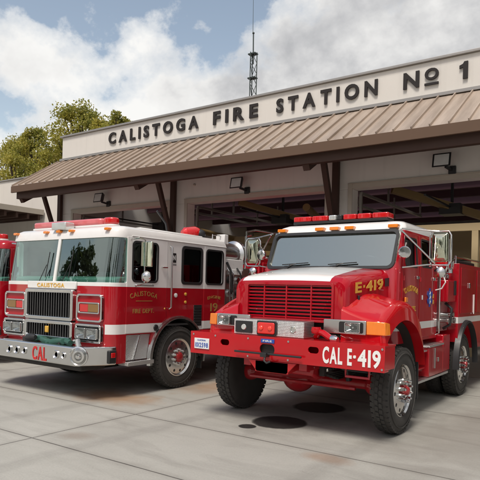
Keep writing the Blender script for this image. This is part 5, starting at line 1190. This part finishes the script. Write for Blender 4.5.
f = MB(); f.tube([(CX+1.06, 9.08, 2.09), (CX+1.06, 9.08, 2.20), (CX+1.06, 12.3, 2.20), (CX+1.06, 12.3, 2.09)], 0.016, 8); f.build('body_rail', M['chrome'], bt_, 0)
f = MB(); f.box(CX+0.6, CX+1.0, 9.3, 10.6, 2.10, 2.17); f.build('hose_cover', M['black'], bt_, 0.02)
# body: tank box with side compartments
RY = 9.55
bx = MB(); bx.box(CX-1.13, CX+1.13, 9.05, 12.4, 0.72, 2.09)
cuts = []
for xa, xb in ((CX+0.7, CX+1.3), (CX-1.3, CX-0.7)):
    c = MB(); c.prism([(RY+0.60*math.cos(2*PI*i/40), 0.52+0.66*math.sin(2*PI*i/40)) for i in range(40)], 'x', xa, xb); cuts.append(c)
c = MB(); c.box(CX-0.95, CX+0.95, 9.2, 12.2, 1.7, 2.3); cuts.append(c)
def mat_body():
    t = NT('body_striped_paint'); p = t.obj(); x, y, z = t.sep(p)
    st = t.math('MULTIPLY', t.math('GREATER_THAN', z, 1.17), t.math('LESS_THAN', z, 1.265))
    c = dirty(t, p, t.mix(st, RED, WHITE)); return t.bsdf(c, 0.3, 0, t.bump(t.noise(p, 1.6, 2), 0.06, 0.02), 0.6)
me = boolean(bx.mesh('rear_body', mat_body()), cuts); shift(me, ORG); rb = finish(me, 'rear_body', bt_, 0.008, 32)
for s in (1, -1):
    n = 24; rings = []
    for i in range(n+1):
        a = PI*(-0.02+1.04*i/n); cy, cz = math.cos(a), math.sin(a)
        rings.append([(CX+s*1.10, RY+0.59*cy, 0.52+0.65*cz), (CX+s*1.19, RY+0.59*cy, 0.52+0.65*cz), (CX+s*1.18, RY+0.62*cy, 0.52+0.68*cz), (CX+s*1.10, RY+0.635*cy, 0.52+0.70*cz)])
    f = MB(); f.loft(rings); f.build('fender_flare', M['black'], bt_, 0, 50)
    for k in range(3):
        f = MB(); f.box(CX+s*1.131, CX+s*1.142, 9.14+k*1.05, 10.12+k*1.05, 1.32, 2.03); cd = f.build('compartment_door', M['red'], rb, 0.005)
        f = MB(); f.box(CX+s*1.142, CX+s*1.16, 9.60+k*1.05, 9.66+k*1.05, 1.72, 1.80); f.build('latch', M['chrome'], cd, 0.003)
    f = MB(); f.box(CX+s*1.142, CX+s*1.155, 9.95, 9.97, 1.30, 1.62); f.build('marker_strip', M['letter_white'], rb, 0.001)
f = MB(); f.box(CX-0.8, CX+0.8, 9.4, 12.0, 1.8, 2.12); f.build('water_tank', M['black'], rb, 0.03)
# running gear
f = MB(); f.box(CX-0.42, CX-0.32, 5.55, 12.2, 0.72, 0.92); f.box(CX+0.32, CX+0.42, 5.55, 12.2, 0.72, 0.92)
for y in (5.9, 7.2, 8.4, 10.6): f.box(CX-0.4, CX+0.4, y, y+0.08, 0.74, 0.88)
f.build('frame_rails', M['red'], bt_, 0.006)
f = MB(); f.cyl((CX-0.95, 6.4, 0.52), (CX+0.95, 6.4, 0.52), 0.065, n=16); f.sphere((CX-0.15, 6.4, 0.52), 0.20, 20, 12, (1.1, 0.9, 1)); f.cyl((CX-0.7, 6.12, 0.50), (CX+0.75, 6.12, 0.50), 0.022, n=10)
for s in (1, -1): f.sphere((CX+s*0.88, 6.4, 0.52), 0.13)
f.build('front_axle', M['red'], bt_, 0)
for s in (1, -1):
    f = MB()
    for k in range(5): f.bar((CX+s*0.45, 6.4-0.50+0.08*k, 0.66-0.022*k), (CX+s*0.45, 6.4+0.55-0.08*k, 0.66-0.022*k), 0.08, 0.014)
    f.box(CX+s*0.42, CX+s*0.48, 5.86, 5.92, 0.64, 0.80); f.box(CX+s*0.42, CX+s*0.48, 6.9, 6.96, 0.64, 0.80); f.build('leaf_spring', M['dark'], bt_, 0)
    f = MB(); f.cyl((CX+s*0.58, 6.32, 0.55), (CX+s*0.52, 6.25, 1.0), 0.035, n=10); f.build('shock_absorber', M['black'], bt_, 0)
f = MB(); f.box(CX-0.30, CX+0.30, 6.3, 7.5, 0.66, 1.1); f.cyl((CX, 7.4, 0.62), (CX, 9.4, 0.58), 0.05, n=12); f.box(CX-0.9, CX+0.9, 8.9, 12.2, 0.72, 0.9); f.cyl((CX-0.9, RY, 0.5), (CX+0.9, RY, 0.5), 0.09, n=14); f.sphere((CX, RY, 0.5), 0.24)
f.box(CX-0.55, CX+0.55, 5.95, 6.0, 0.92, 1.26); f.build('drivetrain', M['dark'], bt_, 0.02)
f = MB(); f.prism([(5.72, 0.66), (5.75, 0.78), (6.05, 0.78), (6.1, 0.60), (5.9, 0.58)], 'x', CX-0.38, CX+0.40); f.build('skid_plate', M['red'], bt_, 0.03)
for s in (1, -1):
    add_wheel(bt_, 'disc', CX+(1.22 if s > 0 else -1.13), 6.4, 0.5, s)
    add_wheel(bt_, 'disc', CX+s*1.10, RY, 0.5, s)
    add_wheel(bt_, 'disc', CX+s*0.83, RY, 0.5, s)

# ------------------------------------------------------------------ oil stains on the driveway
def mat_oil(r_, dark):
    t = NT('oil_stain'); p = t.obj(); x, y, z = t.sep(p)
    d = t.math('DIVIDE', t.math('SQRT', t.math('ADD', t.math('MULTIPLY', x, x), t.math('MULTIPLY', y, y))), r_)
    d = t.math('ADD', d, t.math('MULTIPLY', t.math('SUBTRACT', t.noise(p, 7.0, 8, 0.65), 0.5), 0.22))
    a = t.ramp(d, [(0.84, dark), (0.93, dark*0.55), (1.0, 0.0)])
    a = t.math('MULTIPLY', a, t.math('ADD', 0.86, t.math('MULTIPLY', t.noise(p, 22, 6, 0.7), 0.22)))
    b = t.new('ShaderNodeBsdfPrincipled'); t.set(b.inputs['Base Color'], t.mix(t.noise(p, 12, 5), (0.008, 0.007, 0.007), (0.030, 0.026, 0.024))); b.inputs['Roughness'].default_value = 0.62
    tr = t.new('ShaderNodeBsdfTransparent'); m_ = t.new('ShaderNodeMixShader'); t.set(m_.inputs[0], a)
    t.l.new(tr.outputs[0], m_.inputs[1]); t.l.new(b.outputs[0], m_.inputs[2]); t.l.new(m_.outputs[0], t.out.inputs[0]); return t.m
for x, y, r_, dk, lb in ((-3.56, 5.97, 0.35, 0.97, 'larger black round oil stain on the concrete before the front axle'), (-3.60, 7.10, 0.38, 0.8, 'faint dark round oil stain in the shade under the brush truck'), (-3.74, 5.54, 0.11, 0.95, 'small black oil spot beside the larger round stain')):
    rs_ = random.Random(int(r_*100)); f = MB()
    f.add([(x+1.08*r_*math.cos(2*PI*i/48), y+1.08*r_*math.sin(2*PI*i/48), 0.004) for i in range(48)], [tuple(range(48))])
    tag(f.build('oil_stain', mat_oil(r_, dk), None, 0, 0, origin=(x, y, 0)), lb, 'oil stain', 'oil stains on the driveway')
